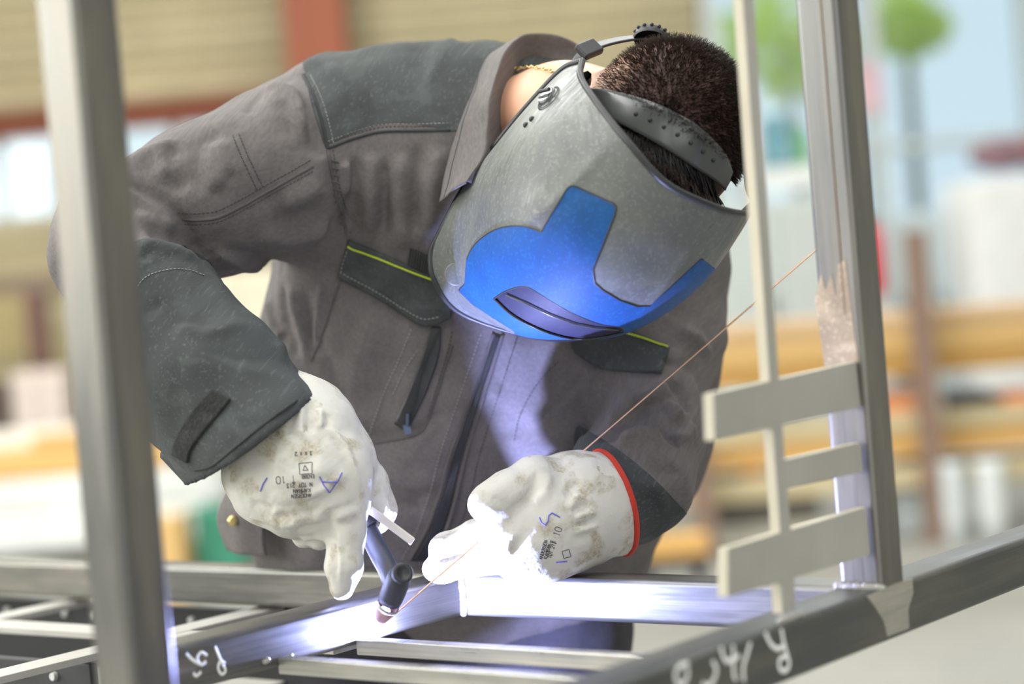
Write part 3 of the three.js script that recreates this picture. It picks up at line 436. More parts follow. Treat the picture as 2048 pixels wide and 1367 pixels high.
// ---- surfaces through a net of measured points
const cr = (a, b, c, d, t) => 0.5 * (2 * b + (c - a) * t + (2 * a - 5 * b + 4 * c - d) * t * t + (3 * b - a - 3 * c + d) * t * t * t);
function spline(list, t) { const n = list.length - 1, x = clamp(t, 0, 1) * n, i = Math.min(n - 1, Math.floor(x)), f = x - i, g = (k) => k < 0 ? list[0].map((v, j) => 2 * v - list[1][j]) : k > n ? list[n].map((v, j) => 2 * v - list[n - 1][j]) : list[k], A = g(i - 1), B = g(i), C = g(i + 1), D = g(i + 2); return B.map((_, j) => cr(A[j], B[j], C[j], D[j], f)); }
const netPoint = (rows, u, v) => spline(rows.map((r) => spline(r, u)), v);
function sheet(fn, nu, nv, thick) { // closed thin sheet; fn(u, v) -> Vector3, thickness behind the seen side
  const P = [], I = [], id = (s, i, j) => s * (nu + 1) * (nv + 1) + j * (nu + 1) + i, grid = [];
  for (let j = 0; j <= nv; j++) for (let i = 0; i <= nu; i++) grid.push(fn(i / nu, j / nv));
  const gp = (i, j) => grid[clamp(j, 0, nv) * (nu + 1) + clamp(i, 0, nu)];
  const nor = (i, j) => { const a = gp(i + 1, j).clone().sub(gp(i - 1, j)), b = gp(i, j + 1).clone().sub(gp(i, j - 1)); return a.cross(b).normalize(); };
  let flip = 1; { const c = nor(nu >> 1, nv >> 1); if (c.dot(EYE.clone().sub(gp(nu >> 1, nv >> 1))) < 0) flip = -1; }
  for (const s of [0, 1]) for (let j = 0; j <= nv; j++) for (let i = 0; i <= nu; i++) { const p = gp(i, j).clone(); if (s) p.addScaledVector(nor(i, j), -thick * flip); P.push(p.x, p.y, p.z); }
  const q = (a, b, c, d) => { if (flip > 0) I.push(a, b, c, a, c, d); else I.push(a, c, b, a, d, c); };
  for (let j = 0; j < nv; j++) for (let i = 0; i < nu; i++) { q(id(0, i, j), id(0, i + 1, j), id(0, i + 1, j + 1), id(0, i, j + 1)); q(id(1, i, j), id(1, i, j + 1), id(1, i + 1, j + 1), id(1, i + 1, j)); }
  for (let i = 0; i < nu; i++) { q(id(0, i, 0), id(1, i, 0), id(1, i + 1, 0), id(0, i + 1, 0)); q(id(0, i, nv), id(0, i + 1, nv), id(1, i + 1, nv), id(1, i, nv)); }
  for (let j = 0; j < nv; j++) { q(id(0, 0, j), id(0, 0, j + 1), id(1, 0, j + 1), id(1, 0, j)); q(id(0, nu, j), id(1, nu, j), id(1, nu, j + 1), id(0, nu, j + 1)); }
  const g = new THREE.BufferGeometry(); g.setAttribute('position', new THREE.BufferAttribute(new Float32Array(P), 3)); g.setIndex(I); g.computeVertexNormals();
  g.userData.grid = grid;
  return g;
}
const net = (rows) => (u, v) => at(...netPoint(rows, u, v));
// ------------------------------------------------------------------ the welder
const person = thing('person', 'welder in grey work jacket and pale gloves bending over the frame', 'person');
const clothGrey = std({ color: lin(0.150, 0.136, 0.134), map: clothTex, roughness: 0.92, bumpMap: twillTex, bumpScale: 0.00035 });
const clothDark = std({ color: lin(0.078, 0.087, 0.090), map: dustyTex, roughness: 0.94, bumpMap: twillTex, bumpScale: 0.0004 });
const clothInner = std({ color: lin(0.10, 0.10, 0.105), map: clothTex, roughness: 0.95 });
const trouserMat = std({ color: lin(0.045, 0.043, 0.05), map: clothTex, roughness: 0.95, bumpMap: twillTex, bumpScale: 0.0003 });
const skin = phys({ color: lin(0.62, 0.34, 0.22), roughness: 0.5, bumpMap: grainTex, bumpScale: 0.0003, sheen: 0.2, sheenColor: lin(1, 0.8, 0.7) });
const threadMat = std({ color: lin(0.05, 0.055, 0.058), roughness: 0.9 }), threadPale = std({ color: lin(0.30, 0.30, 0.29), roughness: 0.9 });
const limePiping = std({ color: lin(0.50, 0.62, 0.02), roughness: 0.6 });

const toView = (p) => { const q = p.clone().sub(EYE), d = q.dot(CZ); return [q.dot(CX) / d * F + W / 2, -q.dot(CY) / d * F + H / 2, d]; };
// jacket: joints measured from the tripod [bearing x, bearing y, distance], radius
const J = new Soft();
const jt = (x, y, d, r) => [at(x, y, d), r];
J.chain([jt(770, 450, 2.375, 0.130), jt(735, 760, 2.42, 0.132), jt(705, 1060, 2.44, 0.128)], 0.05);
J.chain([jt(980, 450, 2.365, 0.135), jt(935, 760, 2.41, 0.142), jt(905, 1090, 2.435, 0.138)], 0.08);
J.chain([jt(1180, 480, 2.375, 0.135), jt(1150, 780, 2.42, 0.138), jt(1090, 1090, 2.44, 0.13)], 0.08);
J.chain([jt(1262, 600, 2.385, 0.105), jt(1235, 900, 2.42, 0.095)], 0.06);
J.chain([jt(668, 275, 2.315, 0.082), jt(800, 268, 2.32, 0.085), jt(980, 290, 2.33, 0.098)], 0.05);
J.chain([jt(1000, 300, 2.35, 0.105), jt(1255, 480, 2.38, 0.10)], 0.07);
J.limb(...jt(850, 350, 2.34, 0.112), ...jt(1040, 350, 2.345, 0.112), 0.06);
// right arm (left in view)
J.chain([jt(672, 306, 2.30, 0.096), jt(560, 345, 2.25, 0.088), jt(420, 400, 2.205, 0.078), jt(238, 462, 2.165, 0.068)], 0.035);
J.chain([jt(222, 512, 2.15, 0.066), jt(290, 612, 2.12, 0.0765), jt(420, 768, 2.085, 0.080), jt(520, 888, 2.06, 0.083)], 0.010);
// left arm
J.chain([jt(1305, 520, 2.38, 0.076), jt(1322, 690, 2.33, 0.064), jt(1306, 850, 2.245, 0.060)], 0.022);
J.chain([jt(1300, 880, 2.23, 0.060), jt(1258, 962, 2.175, 0.063), jt(1205, 1018, 2.135, 0.046), jt(1180, 1024, 2.12, 0.040)], 0.012);
const onJ = (x, y) => J.hit(EYE, bearing(x, y));
const jline = (pts, n = 3) => { const out = []; for (let i = 0; i + 1 < pts.length; i++) for (let k = 0; k < n; k++) out.push([lerp(pts[i][0], pts[i + 1][0], k / n), lerp(pts[i][1], pts[i + 1][1], k / n)]); out.push(pts[pts.length - 1]); return out; };
const trace = (pts) => jline(pts).map(([x, y]) => onJ(x, y)).filter(Boolean);
const folds = [
  // upper arm and shoulder
  [[[532, 180], [556, 172], [580, 184], [597, 214], [606, 246], [622, 292]], 11, 9], [[[604, 186], [618, 232], [636, 284], [644, 320]], 8, -9], [[[560, 196], [578, 230], [586, 280]], 11, -5], [[[528, 178], [504, 206], [490, 232]], 8, -5],
  [[[660, 310], [672, 380], [688, 440], [694, 480]], 8, -10], [[[455, 256], [410, 286], [392, 330], [402, 400]], 18, -6], [[[440, 270], [450, 330], [440, 390]], 18, 5], [[[470, 340], [452, 372], [420, 398]], 9, -5],
  [[[348, 284], [340, 318], [352, 352], [366, 392]], 10, -13], [[[262, 344], [290, 314], [322, 302], [338, 330], [344, 366]], 17, 9],
  [[[234, 350], [279, 376], [326, 406], [360, 442], [392, 494], [402, 528]], 9, -20], [[[240, 372], [290, 400], [330, 424], [362, 470]], 9, 8],
  [[[286, 460], [330, 474], [366, 480], [392, 512]], 9, -14], [[[256, 436], [310, 446], [352, 460]], 10, 7], [[[262, 500], [310, 492], [356, 506], [396, 528]], 9, 7], [[[250, 470], [276, 500], [300, 520]], 8, -6],
  [[[404, 516], [440, 500], [500, 512], [590, 544]], 8, -7], [[[500, 470], [570, 482], [640, 466], [668, 440]], 14, 6], [[[420, 492], [480, 530], [560, 546]], 9, 6], [[[434, 462], [440, 480], [432, 500]], 8, -5],
  [[[560, 410], [610, 396], [650, 366]], 13, 5], [[[636, 500], [656, 470], [668, 436]], 8, -9], [[[540, 440], [590, 436], [630, 420]], 12, -4],
  // chest
  [[[716, 310], [708, 380], [700, 470]], 9, -11], [[[742, 300], [735, 390], [742, 470]], 11, 7], [[[772, 310], [770, 400], [766, 490]], 8, -7], [[[805, 296], [800, 400], [808, 505]], 12, 6], [[[838, 280], [832, 380], [830, 480]], 9, -8], [[[880, 290], [862, 370], [852, 480]], 12, 5],
  [[[692, 500], [700, 440], [716, 380]], 8, -8], [[[690, 320], [700, 350], [696, 400]], 9, 6], [[[760, 620], [730, 700], [720, 800]], 20, 4], [[[650, 700], [680, 780], [720, 850]], 14, -4], [[[900, 700], [880, 780], [850, 850]], 12, -4],
  // side below the arm
  [[[532, 560], [540, 640], [566, 730]], 8, 6], [[[560, 560], [572, 640], [596, 720]], 7, -9], [[[585, 566], [598, 650], [618, 740]], 7, 5], [[[612, 570], [618, 650], [628, 720]], 7, -7], [[[648, 560], [634, 640], [622, 720]], 6, 5],
  // belly
  [[[700, 870], [760, 880], [830, 860], [920, 800]], 10, -5], [[[730, 980], [800, 1010], [860, 1020]], 12, -6], [[[740, 940], [820, 968], [880, 960]], 14, 4], [[[900, 780], [960, 800], [1010, 770]], 12, 3], [[[1000, 880], [1080, 840], [1160, 760], [1260, 690]], 12, -5], [[[1040, 860], [1120, 800], [1200, 720]], 14, 4],
  // left arm
  [[[1180, 890], [1240, 840], [1300, 806], [1352, 800]], 9, -13], [[[1226, 888], [1270, 892], [1310, 930], [1340, 980]], 6, -3], [[[1210, 860], [1270, 800], [1350, 770]], 12, 9], [[[1270, 826], [1310, 838], [1342, 870], [1362, 900]], 8, -10], [[[1280, 796], [1330, 806], [1370, 840]], 9, 8], [[[1230, 880], [1280, 862], [1330, 880]], 10, 7], [[[1210, 880], [1260, 846], [1300, 840]], 7, -7], [[[1330, 760], [1365, 790], [1385, 830]], 8, -8], [[[1345, 880], [1372, 870], [1390, 850]], 8, 6], [[[1380, 700], [1400, 760], [1420, 820]], 9, -5], [[[1350, 660], [1390, 680], [1420, 720]], 9, 5], [[[1310, 720], [1360, 730], [1400, 740]], 8, -5],
  [[[1270, 960], [1310, 980], [1330, 1020]], 8, 4], [[[1290, 930], [1330, 940], [1360, 950]], 7, -4],
  // forearm
  [[[300, 590], [350, 640], [440, 655]], 14, -3.5], [[[345, 650], [410, 668], [500, 650]], 9, 3.5], [[[400, 700], [470, 720], [560, 720]], 14, -2.5],
];
{ const F3 = folds.map(([pts, w, a]) => [trace(pts), w / 1000, a / 1000]); for (const [p, w, a] of F3) if (p.length > 1) J.fold(p, w * 0.85, a * (toView(p[0])[0] > 1150 ? 1.9 : 1.25)); }
J.noise(0.085, 0.010, 2).noise(0.028, 0.0018, 2).noise(0.11, 0.0034, 0).noise(0.06, -0.0016, 0);
// the sleeves end open: cut square at the cuff and hollow behind it
function openEnd(S, c, n, ax, rIn, deep, reach) { // cuff at c cut square to n, sleeve runs along ax, inner radius rIn
  ax = ax.clone().normalize(); const i0 = c.clone().addScaledVector(ax, -deep), i1 = c.clone().addScaledVector(ax, 0.1), q = { a: i0, b: i1, r0: rIn * 0.85, r1: rIn, d: i1.clone().sub(i0), l: i1.distanceToSquared(i0) };
  S.carve((d, x, y, z) => { const dx = x - c.x, dy = y - c.y, dz = z - c.z; if (dx * dx + dy * dy + dz * dz > reach * reach) return d; const h = dx * n.x + dy * n.y + dz * n.z; return Math.max(Math.max(d, h), -S.one(q, x, y, z)); });
}
openEnd(J, at(508, 868, 2.062), CX.clone().multiplyScalar(0.577).addScaledVector(CY, -0.817).addScaledVector(CZ, 0.16).normalize(), at(520, 888, 2.06).sub(at(420, 768, 2.085)), 0.073, 0.05, 0.125);
const jacketGeo = J.mesh(0.0038);
// panels: dark lower right sleeve, dark shoulder yoke, dark left sleeve
const axis = (a, b) => { const d = b.clone().sub(a), l = d.length(); d.normalize(); return (p) => p.clone().sub(a).dot(d) / l; };
const limbDist = (from, to) => (p) => { let d = 9; for (let i = from; i < to; i++) d = Math.min(d, J.one(J.p[i], p.x, p.y, p.z)); return d; };
const iUp = J.p.findIndex((q) => q.r0 === 0.096), armUp = limbDist(iUp, iUp + 3), foreR = limbDist(iUp + 3, iUp + 6), armLU = limbDist(iUp + 6, iUp + 8), foreL = limbDist(iUp + 8, iUp + 11), trunk = limbDist(0, iUp);
const alongR = axis(at(222, 512, 2.15), at(520, 888, 2.06)), alongL = axis(at(1330, 870, 2.27), at(1205, 1018, 2.135));
const sleeveR = (p) => Math.min(armUp(p) - foreR(p) + 0.002, trunk(p) - foreR(p), (alongR(p) - 0.13 - 0.05 * Math.sin(clamp((toView(p)[0] - 250) / 200, 0, 1) * 3.14)) * 0.3, 0.1 - foreR(p));
const cuffL = at(1288, 948, 2.2), cuffDir = CX.clone().multiplyScalar(-0.645).addScaledVector(CY, -0.764);
const sleeveL = (p) => Math.min(armLU(p) - foreL(p) + 0.004, trunk(p) - foreL(p), p.clone().sub(cuffL).dot(cuffDir) + 0.012 * Math.cos(clamp((toView(p)[0] - 1280) / 90, -1.5, 1.5)) - 0.008);
// yoke: a slab of cloth over the right shoulder, bounded by the chest seam and the armhole seam
const yA = at(655, 296, 2.22), yB = at(900, 262, 2.2), yC = at(612, 142, 2.28), yoke = (() => { const up = V(0, 1, 0), back = V(0, 0, -1), ch = yB.clone().sub(yA).normalize(), n1 = back.clone().cross(ch).normalize(); if (n1.y < 0) n1.negate(); const ah = yC.clone().sub(yA).normalize(), n2 = ah.clone().cross(back).normalize(); if (n2.x < 0) n2.negate(); const bend = (p) => 0.018 * Math.sin(clamp((p.x - yA.x) / (yB.x - yA.x), 0, 1) * Math.PI); return (p) => Math.min(p.clone().sub(yA).dot(n1) - bend(p), p.clone().sub(yA).dot(n2), 0.02 + p.z - (yA.z - 0.16)); })();
let rest = jacketGeo, part;
const jacket = new THREE.Group(); jacket.name = 'jacket'; person.add(jacket); jacket.userData.label = 'grey work jacket with darker panels';
[part, rest] = cut(rest, sleeveR); add(jacket, 'sleeve_panel', bodyUV(swell(part, 0.0008)), clothDark).userData.label = 'dusty charcoal sleeve';
[part, rest] = cut(rest, sleeveL); add(jacket, 'sleeve_panel', bodyUV(swell(part, 0.0008)), clothDark).userData.label = 'charcoal left sleeve end';
[part, rest] = cut(rest, yoke); add(jacket, 'shoulder_yoke', bodyUV(swell(part, 0.0008)), clothDark).userData.label = 'charcoal shoulder panel';
add(jacket, 'jacket_body', bodyUV(rest), clothGrey);

// trousers and boots, mostly hidden by the frame
{ const T = new Soft(); const hip = at(900, 1120, 2.45); const y = (h, dx, dz) => V(hip.x + dx, h, hip.z + dz);
  T.chain([[y(0.98, -0.09, 0), 0.12], [y(0.85, -0.10, 0), 0.105], [y(0.5, -0.13, 0.03), 0.085], [y(0.1, -0.15, -0.02), 0.075]], 0.04).chain([[y(0.98, 0.08, 0), 0.12], [y(0.85, 0.10, 0), 0.105], [y(0.5, 0.13, 0.03), 0.085], [y(0.1, 0.15, -0.02), 0.075]], 0.05).limb(y(0.95, -0.08, 0), 0.12, y(0.95, 0.08, 0), 0.12, 0.05).noise(0.06, 0.008, 2);
  add(person, 'trousers', bodyUV(T.mesh(0.008)), trouserMat);
  for (const s of [-1, 1]) { const B = new Soft(); B.chain([[y(0.12, 0.15 * s, -0.02), 0.06], [y(0.06, 0.15 * s, 0.0), 0.055], [y(0.05, 0.16 * s, 0.14), 0.048]], 0.04); const b = add(person, 'boot', B.mesh(0.008), std({ color: lin(0.03, 0.025, 0.02), roughness: 0.6 })); add(b, 'sole', rspan(hip.x + 0.15 * s - 0.055, hip.x + 0.15 * s + 0.065, 0, 0.022, hip.z - 0.06, hip.z + 0.19, 0.008), M.blackSteel); } }
// ------------------------------------------------------------------ head, welding helmet, collar
const HC = at(1300, 300, 2.08);                                           // middle of the head
const inView = (x, y, t) => CX.clone().multiplyScalar(x).addScaledVector(CY, y).addScaledVector(CZ, -t);
const hF = inView(-0.42, -0.74, 0.51).normalize(), hL = (() => { const l = inView(0.79, -0.58, -0.19); return l.addScaledVector(hF, -l.dot(hF)).normalize(); })(), hU = hF.clone().cross(hL).normalize();
const head = (l, u, f) => HC.clone().addScaledVector(hL, l).addScaledVector(hU, u).addScaledVector(hF, f);
// body: head, neck, trunk, arms and legs in one skin; most of it is under the clothes
const Bd = new Soft();
Bd.limb(head(-0.004, 0.03, -0.030), 0.074, head(0, 0.025, 0.005), 0.072, 0.03).limb(head(0, 0.012, -0.01), 0.072, head(0, -0.06, 0.035), 0.058, 0.05).limb(head(0, -0.06, 0.05), 0.05, head(0, -0.09, 0.065), 0.03, 0.03);
Bd.limb(head(0, -0.035, 0.10), 0.011, head(0, -0.055, 0.112), 0.013, 0.012);                                   // nose
for (const s of [-1, 1]) Bd.limb(head(0.074 * s, -0.01, 0.0), 0.013, head(0.077 * s, -0.045, 0.004), 0.011, 0.01);   // ears
Bd.limb(head(0, -0.08, 0.098), 0.010, head(0.02, -0.08, 0.094), 0.008, 0.01).limb(head(0, -0.08, 0.098), 0.010, head(-0.02, -0.08, 0.094), 0.008, 0.01);
Bd.chain([jt(1235, 250, 2.14, 0.058), jt(1130, 252, 2.20, 0.062), jt(1048, 262, 2.26, 0.063)], 0.04);
Bd.chain([jt(1020, 330, 2.34, 0.080), jt(960, 700, 2.43, 0.10), jt(930, 1100, 2.46, 0.09)], 0.06).chain([jt(760, 320, 2.34, 0.055), jt(1000, 340, 2.36, 0.06), jt(1300, 540, 2.4, 0.05)], 0.05);
Bd.chain([jt(690, 310, 2.305, 0.055), jt(240, 475, 2.165, 0.045), jt(480, 840, 2.035, 0.032)], 0.03).chain([jt(1300, 560, 2.38, 0.05), jt(1302, 860, 2.24, 0.040), jt(1215, 1010, 2.155, 0.032)], 0.03);
{ const h = at(900, 1120, 2.45); for (const s of [-1, 1]) Bd.chain([[V(h.x + 0.09 * s, 0.95, h.z), 0.08], [V(h.x + 0.13 * s, 0.5, h.z + 0.03), 0.055], [V(h.x + 0.15 * s, 0.1, h.z - 0.02), 0.04]], 0.05); }
{ const g = Bd.mesh(0.006), p = g.attributes.position, c = new Float32Array(p.count * 3), q = V();
  for (let i = 0; i < p.count; i++) { // skin, and the stubbled scalp where the hair is clipped short
    q.fromBufferAttribute(p, i).sub(HC); const u = q.dot(hU), f = q.dot(hF), l = q.dot(hL), n = fbm(p.getX(i) * 60, p.getY(i) * 60, p.getZ(i) * 60, 3);
    const cap = smooth(-0.035, 0.02, u - 0.35 * Math.min(f, 0.02) + 0.02 * n) * smooth(0.17, 0.12, q.length());
    const dense = smooth(0.03, 0.085, u + 0.3 * Math.max(0, f) + 0.25 * Math.max(0, l) + 0.015 * n);
    const sc = [lerp(0.36, 0.10, dense), lerp(0.19, 0.05, dense), lerp(0.11, 0.04, dense)];
    for (let k = 0; k < 3; k++) c[i * 3 + k] = lerp([0.62, 0.34, 0.22][k], sc[k], cap);
  }
  g.setAttribute('color', new THREE.BufferAttribute(c, 3));
  const body = add(person, 'body', bodyUV(g), phys({ color: lin(1, 1, 1), vertexColors: true, roughness: 0.5, bumpMap: grainTex, bumpScale: 0.0003 }));
  for (const s of [-1, 1]) { const e = add(body, 'eye', new THREE.SphereGeometry(0.0125, 14, 10).translate(...head(0.032 * s, -0.02, 0.078).toArray()), std({ color: lin(0.85, 0.83, 0.8), roughness: 0.2 })); }
}
// hair: short clipped sides, longer wet fringe; each strand a thin tapering spike rooted in the scalp
{ const strands = [], cols = [];
  const spike = (a, dir, len, r, bend) => { const g = new THREE.CylinderGeometry(r * 0.25, r, len, 3, 2, true); const p = g.attributes.position; for (let i = 0; i < p.count; i++) { const t = (p.getY(i) + len / 2) / len; p.setX(i, p.getX(i) + bend * t * t * len); p.setY(i, p.getY(i) + len / 2); } g.applyQuaternion(new THREE.Quaternion().setFromUnitVectors(V(0, 1, 0), dir)); g.translate(a.x, a.y, a.z); return g; };
  for (let k = 0; k < 42000 && strands.length < 11000; k++) {
    const z = rr(-1, 1), a = rr(0, 6.2832), s = Math.sqrt(1 - z * z), dir = hL.clone().multiplyScalar(s * Math.cos(a)).addScaledVector(hF, s * Math.sin(a)).addScaledVector(hU, z);
    if (dir.dot(hU) < -0.25) continue; if (dir.dot(hU) < 0.02 && dir.dot(hF) > 0.1) continue;
    const o = head(0, 0.03, -0.015); let t = 0.14; for (let i = 0; i < 40; i++) { const d = Bd.at(o.x + dir.x * t, o.y + dir.y * t, o.z + dir.z * t); t -= d * 0.8; if (Math.abs(d) < 0.0003) break; }
    const p = o.clone().addScaledVector(dir, t), q = p.clone().sub(HC), u = q.dot(hU), f = q.dot(hF), l = q.dot(hL), nrm = Bd.normal(p);
    if (u - 0.35 * Math.min(f, 0.02) < -0.03 + 0.02 * rnd()) continue;
    { const [vx, vy] = toView(p); const t = clamp((vx - 1185) / 265, 0, 1), yc = 212 + 145 * Math.pow(t, 1.5); if (Math.abs(vy - yc) < 38 + 8 * t && vx > 1170 && vx < 1462) continue; }
    const dense = smooth(0.0, 0.085, u + 0.3 * Math.max(0, f) + 0.25 * Math.max(0, l)); if (rnd() > 0.35 + 0.65 * dense) continue;
    const fringe = smooth(0.0, 0.05, f) * smooth(-0.02, 0.04, u), len = lerp(0.003, 0.011, dense) * rr(0.7, 1.2) + fringe * 0.018 * rr(0.5, 1.2);
    const lay = hF.clone().multiplyScalar(0.45 + 0.9 * fringe).addScaledVector(hL, 0.25).addScaledVector(V(rr(-1, 1), rr(-1, 1), rr(-1, 1)), 0.35);
    const d2 = nrm.clone().addScaledVector(lay, 0.75).normalize();
    strands.push(spike(p.addScaledVector(nrm, -0.001), d2, len, lerp(0.0003, 0.0005, dense) + fringe * 0.00035, rr(-0.25, 0.25)));
  }
  const hm = add(person, 'hair', merge(strands), std({ color: lin(0.030, 0.018, 0.013), roughness: 0.42 })); hm.userData.kind = 'stuff'; hm.userData.label = 'short dark hair';
}

{ // wet fringe hanging forward under the head band
  const l = []; for (let k = 0; k < 420; k++) {
    const t = rnd(), x = lerp(1212, 1432, t) + rr(-6, 6), y = 240 + 122 * Math.pow(t, 1.15) + rr(-4, 16), dx = rr(-4, 26), p = [];
    for (let i = 0; i < 4; i++) { const q = Bd.hit(EYE, bearing(x + dx * i / 3 + rr(-2, 2), y + 26 * i * rr(0.8, 1.1)), 1.6, 2.4); if (!q) break; p.push(q.addScaledVector(Bd.normal(q), 0.001 + 0.004 * i + rr(0, 0.002))); }
    if (p.length < 3 || p.some((q, i) => i && q.distanceTo(p[i - 1]) > 0.05)) continue;
    l.push(tube(p, rr(0.0005, 0.0009), 8, 4));
  }
  const m = add(person, 'fringe', merge(l), phys({ color: lin(0.012, 0.010, 0.011), roughness: 0.25 })); m.userData.kind = 'stuff'; m.userData.label = 'wet black fringe';
}

// ---- helmet shell: half net of measured points, mirrored; rows from the brow rim down to the chin rim, columns from the middle to the side edge
const half = [
  [[0, 0.120, 0.115], [0.050, 0.115, 0.100], [0.090, 0.088, 0.064], [0.112, 0.055, 0.024], [0.117, 0.040, -0.006]],
  [[0, 0.076, 0.162], [0.062, 0.072, 0.138], [0.104, 0.052, 0.084], [0.122, 0.020, 0.030], [0.123, 0.000, -0.014]],
  [[0, 0.030, 0.192], [0.067, 0.028, 0.168], [0.112, 0.010, 0.104], [0.127, -0.020, 0.042], [0.125, -0.045, 0.004]],
  [[0, -0.045, 0.208], [0.068, -0.047, 0.184], [0.113, -0.055, 0.116], [0.126, -0.078, 0.058], [0.124, -0.098, 0.026]],
  [[0, -0.120, 0.200], [0.062, -0.122, 0.178], [0.104, -0.128, 0.122], [0.122, -0.150, 0.088], [0.121, -0.158, 0.070]],
  [[0, -0.205, 0.157], [0.050, -0.218, 0.163], [0.088, -0.215, 0.150], [0.106, -0.210, 0.130], [0.110, -0.203, 0.118]],
];
const farSide = { 4: [[0.060, -0.115, 0.166], [0.102, -0.122, 0.118], [0.116, -0.135, 0.078], [0.115, -0.142, 0.058]], 5: [[0.048, -0.188, 0.142], [0.082, -0.176, 0.118], [0.098, -0.172, 0.092], [0.100, -0.166, 0.074]] };
const full = half.map((r, i) => [...r.slice(1).reverse().map(([l, u, f]) => [-l, u, f]), r[0], ...(farSide[i] || r.slice(1))]);
const shellAt = (u, v) => { const [l, a, f] = netPoint(full, u, v); const crease = 0.004 * Math.exp(-Math.pow((Math.abs(l) - 0.062 - 0.03 * v) / 0.006, 2)) * smooth(0.02, 0.15, v) * smooth(0.55, 0.4, v); return head(l, a, f).addScaledVector(hF, crease); };
const helmet = thing('welding_helmet', 'grey and blue welding helmet covering the face of the welder', 'helmet');
const shellMat = phys({ color: lin(0.165, 0.175, 0.162), map: plasticTex, roughness: 1.0, roughnessMap: scratchTex, specularIntensity: 0.8 });
const blueMat = phys({ color: lin(0.012, 0.092, 0.29), map: plasticTex, roughness: 0.62, specularIntensity: 0.6 });
const darkPlastic = phys({ color: lin(0.02, 0.021, 0.023), roughness: 0.45, bumpMap: grainTex, bumpScale: 0.0002 });
const greyPlastic = phys({ color: lin(0.085, 0.09, 0.09), map: plasticTex, roughness: 0.24 });
const lensMat = phys({ color: lin(0.026, 0.026, 0.062), map: plasticTex, roughness: 0.6, specularIntensity: 0.6 });
{ const nu = 132, nv = 110, P = [], I = []; for (let j = 0; j <= nv; j++) for (let i = 0; i <= nu; i++) { const p = shellAt(i / nu, j / nv); P.push(p.x, p.y, p.z); }
  for (let j = 0; j < nv; j++) for (let i = 0; i < nu; i++) { const a = j * (nu + 1) + i; I.push(a, a + nu + 1, a + 1, a + 1, a + nu + 1, a + nu + 2); }
  const g = new THREE.BufferGeometry(); g.setAttribute('position', new THREE.BufferAttribute(new Float32Array(P), 3)); g.setIndex(I); g.computeVertexNormals();
  const outward = (() => { const n = V().fromBufferAttribute(g.attributes.normal, 55 * (nu + 1) + 66); return n.dot(hF) > 0 ? 1 : -1; })();
  if (outward < 0) { for (let k = 0; k < I.length; k += 3) [I[k + 1], I[k + 2]] = [I[k + 2], I[k + 1]]; g.setIndex(I); g.computeVertexNormals(); }
  const inner = swell(g.clone(), -0.004); add(helmet, 'inner_shell', inner, darkPlastic);
  // signed distance (in bearing units) to an outline drawn on the shell; only the part of the shell that faces the tripod carries it
  const inside = (poly) => (p) => { const [x, y] = toView(p); let d = 1e9, c = false; for (let i = 0, j = poly.length - 1; i < poly.length; j = i++) { const [ax, ay] = poly[i], [bx, by] = poly[j], ex = bx - ax, ey = by - ay, t = clamp(((x - ax) * ex + (y - ay) * ey) / (ex * ex + ey * ey), 0, 1), q = Math.hypot(x - ax - ex * t, y - ay - ey * t); d = Math.min(d, q); if ((ay > y) !== (by > y) && x < (bx - ax) * (y - ay) / (by - ay) + ax) c = !c; } return c ? d : -d; };
  const bend = (pts) => { const c = new THREE.CatmullRomCurve3(pts.map(([x, y]) => V(x, y, 0)), false, 'centripetal'); return c.getPoints(pts.length * 5).map((p) => [p.x, p.y]); };
  const topL = bend([[934, 518], [948, 492], [978, 466], [1012, 453], [1046, 452], [1070, 459], [1083, 464]]), low = [[1300, 611], [1276, 612], [1240, 600], [1206, 580], [1186, 560]];
  const bluePoly = [...topL, [1108, 420], [1134, 378], [1142, 372], [1152, 373], [1226, 407], [1232, 414], [1230, 428], [1186, 540], ...bend(low.slice().reverse()).map((p) => p), [1310, 602], [1402, 517], [1436, 541], [1520, 640], [1500, 760], [1040, 760], [1026, 700], [1030, 662], [985, 634], [945, 607], [918, 581], [930, 566], [932, 540]];
  const lensPoly = bend([[988, 597], [1014, 581], [1052, 573], [1084, 590], [1120, 612], [1160, 632], [1200, 647], [1243, 655], [1247, 662], [1206, 674], [1160, 678], [1112, 670], [1064, 652], [1022, 628], [988, 597]]).slice(0, -1);
  let rest = g, blue, lens;
  [blue, rest] = cut(rest, inside(bluePoly)); [lens, blue] = cut(blue, inside(lensPoly));
  add(helmet, 'shell', boxUV(rest), shellMat).userData.label = 'scuffed grey shell';
  add(helmet, 'blue_panel', boxUV(swell(blue, 0.0006)), blueMat).userData.label = 'blue front panel';
  add(helmet, 'lens', boxUV(swell(lens, -0.0015)), lensMat).userData.label = 'dark violet viewing window';
  // gaps round the panels and the window frame: follow the outline over the shell
  const mesh = new THREE.Mesh(g, darkPlastic); mesh.material = new THREE.MeshStandardMaterial({ side: THREE.DoubleSide }); const ray = new THREE.Raycaster(); mesh.updateMatrixWorld();
  const onShell = (x, y) => { ray.set(EYE, bearing(x, y).normalize()); const h = ray.intersectObject(mesh)[0]; return h && h.point; };
  const line = (pts, r, name, mat) => { const q = []; for (let i = 0; i + 1 < pts.length; i++) { const n = Math.max(1, Math.round(Math.hypot(pts[i + 1][0] - pts[i][0], pts[i + 1][1] - pts[i][1]) / 9)); for (let k = 0; k < n; k++) { const h = onShell(lerp(pts[i][0], pts[i + 1][0], k / n), lerp(pts[i][1], pts[i + 1][1], k / n)); if (h) q.push(h); } } const h = onShell(...pts[pts.length - 1]); if (h) q.push(h); if (q.length > 2) add(helmet, name, tube(q, r, q.length * 2, 6), mat); };
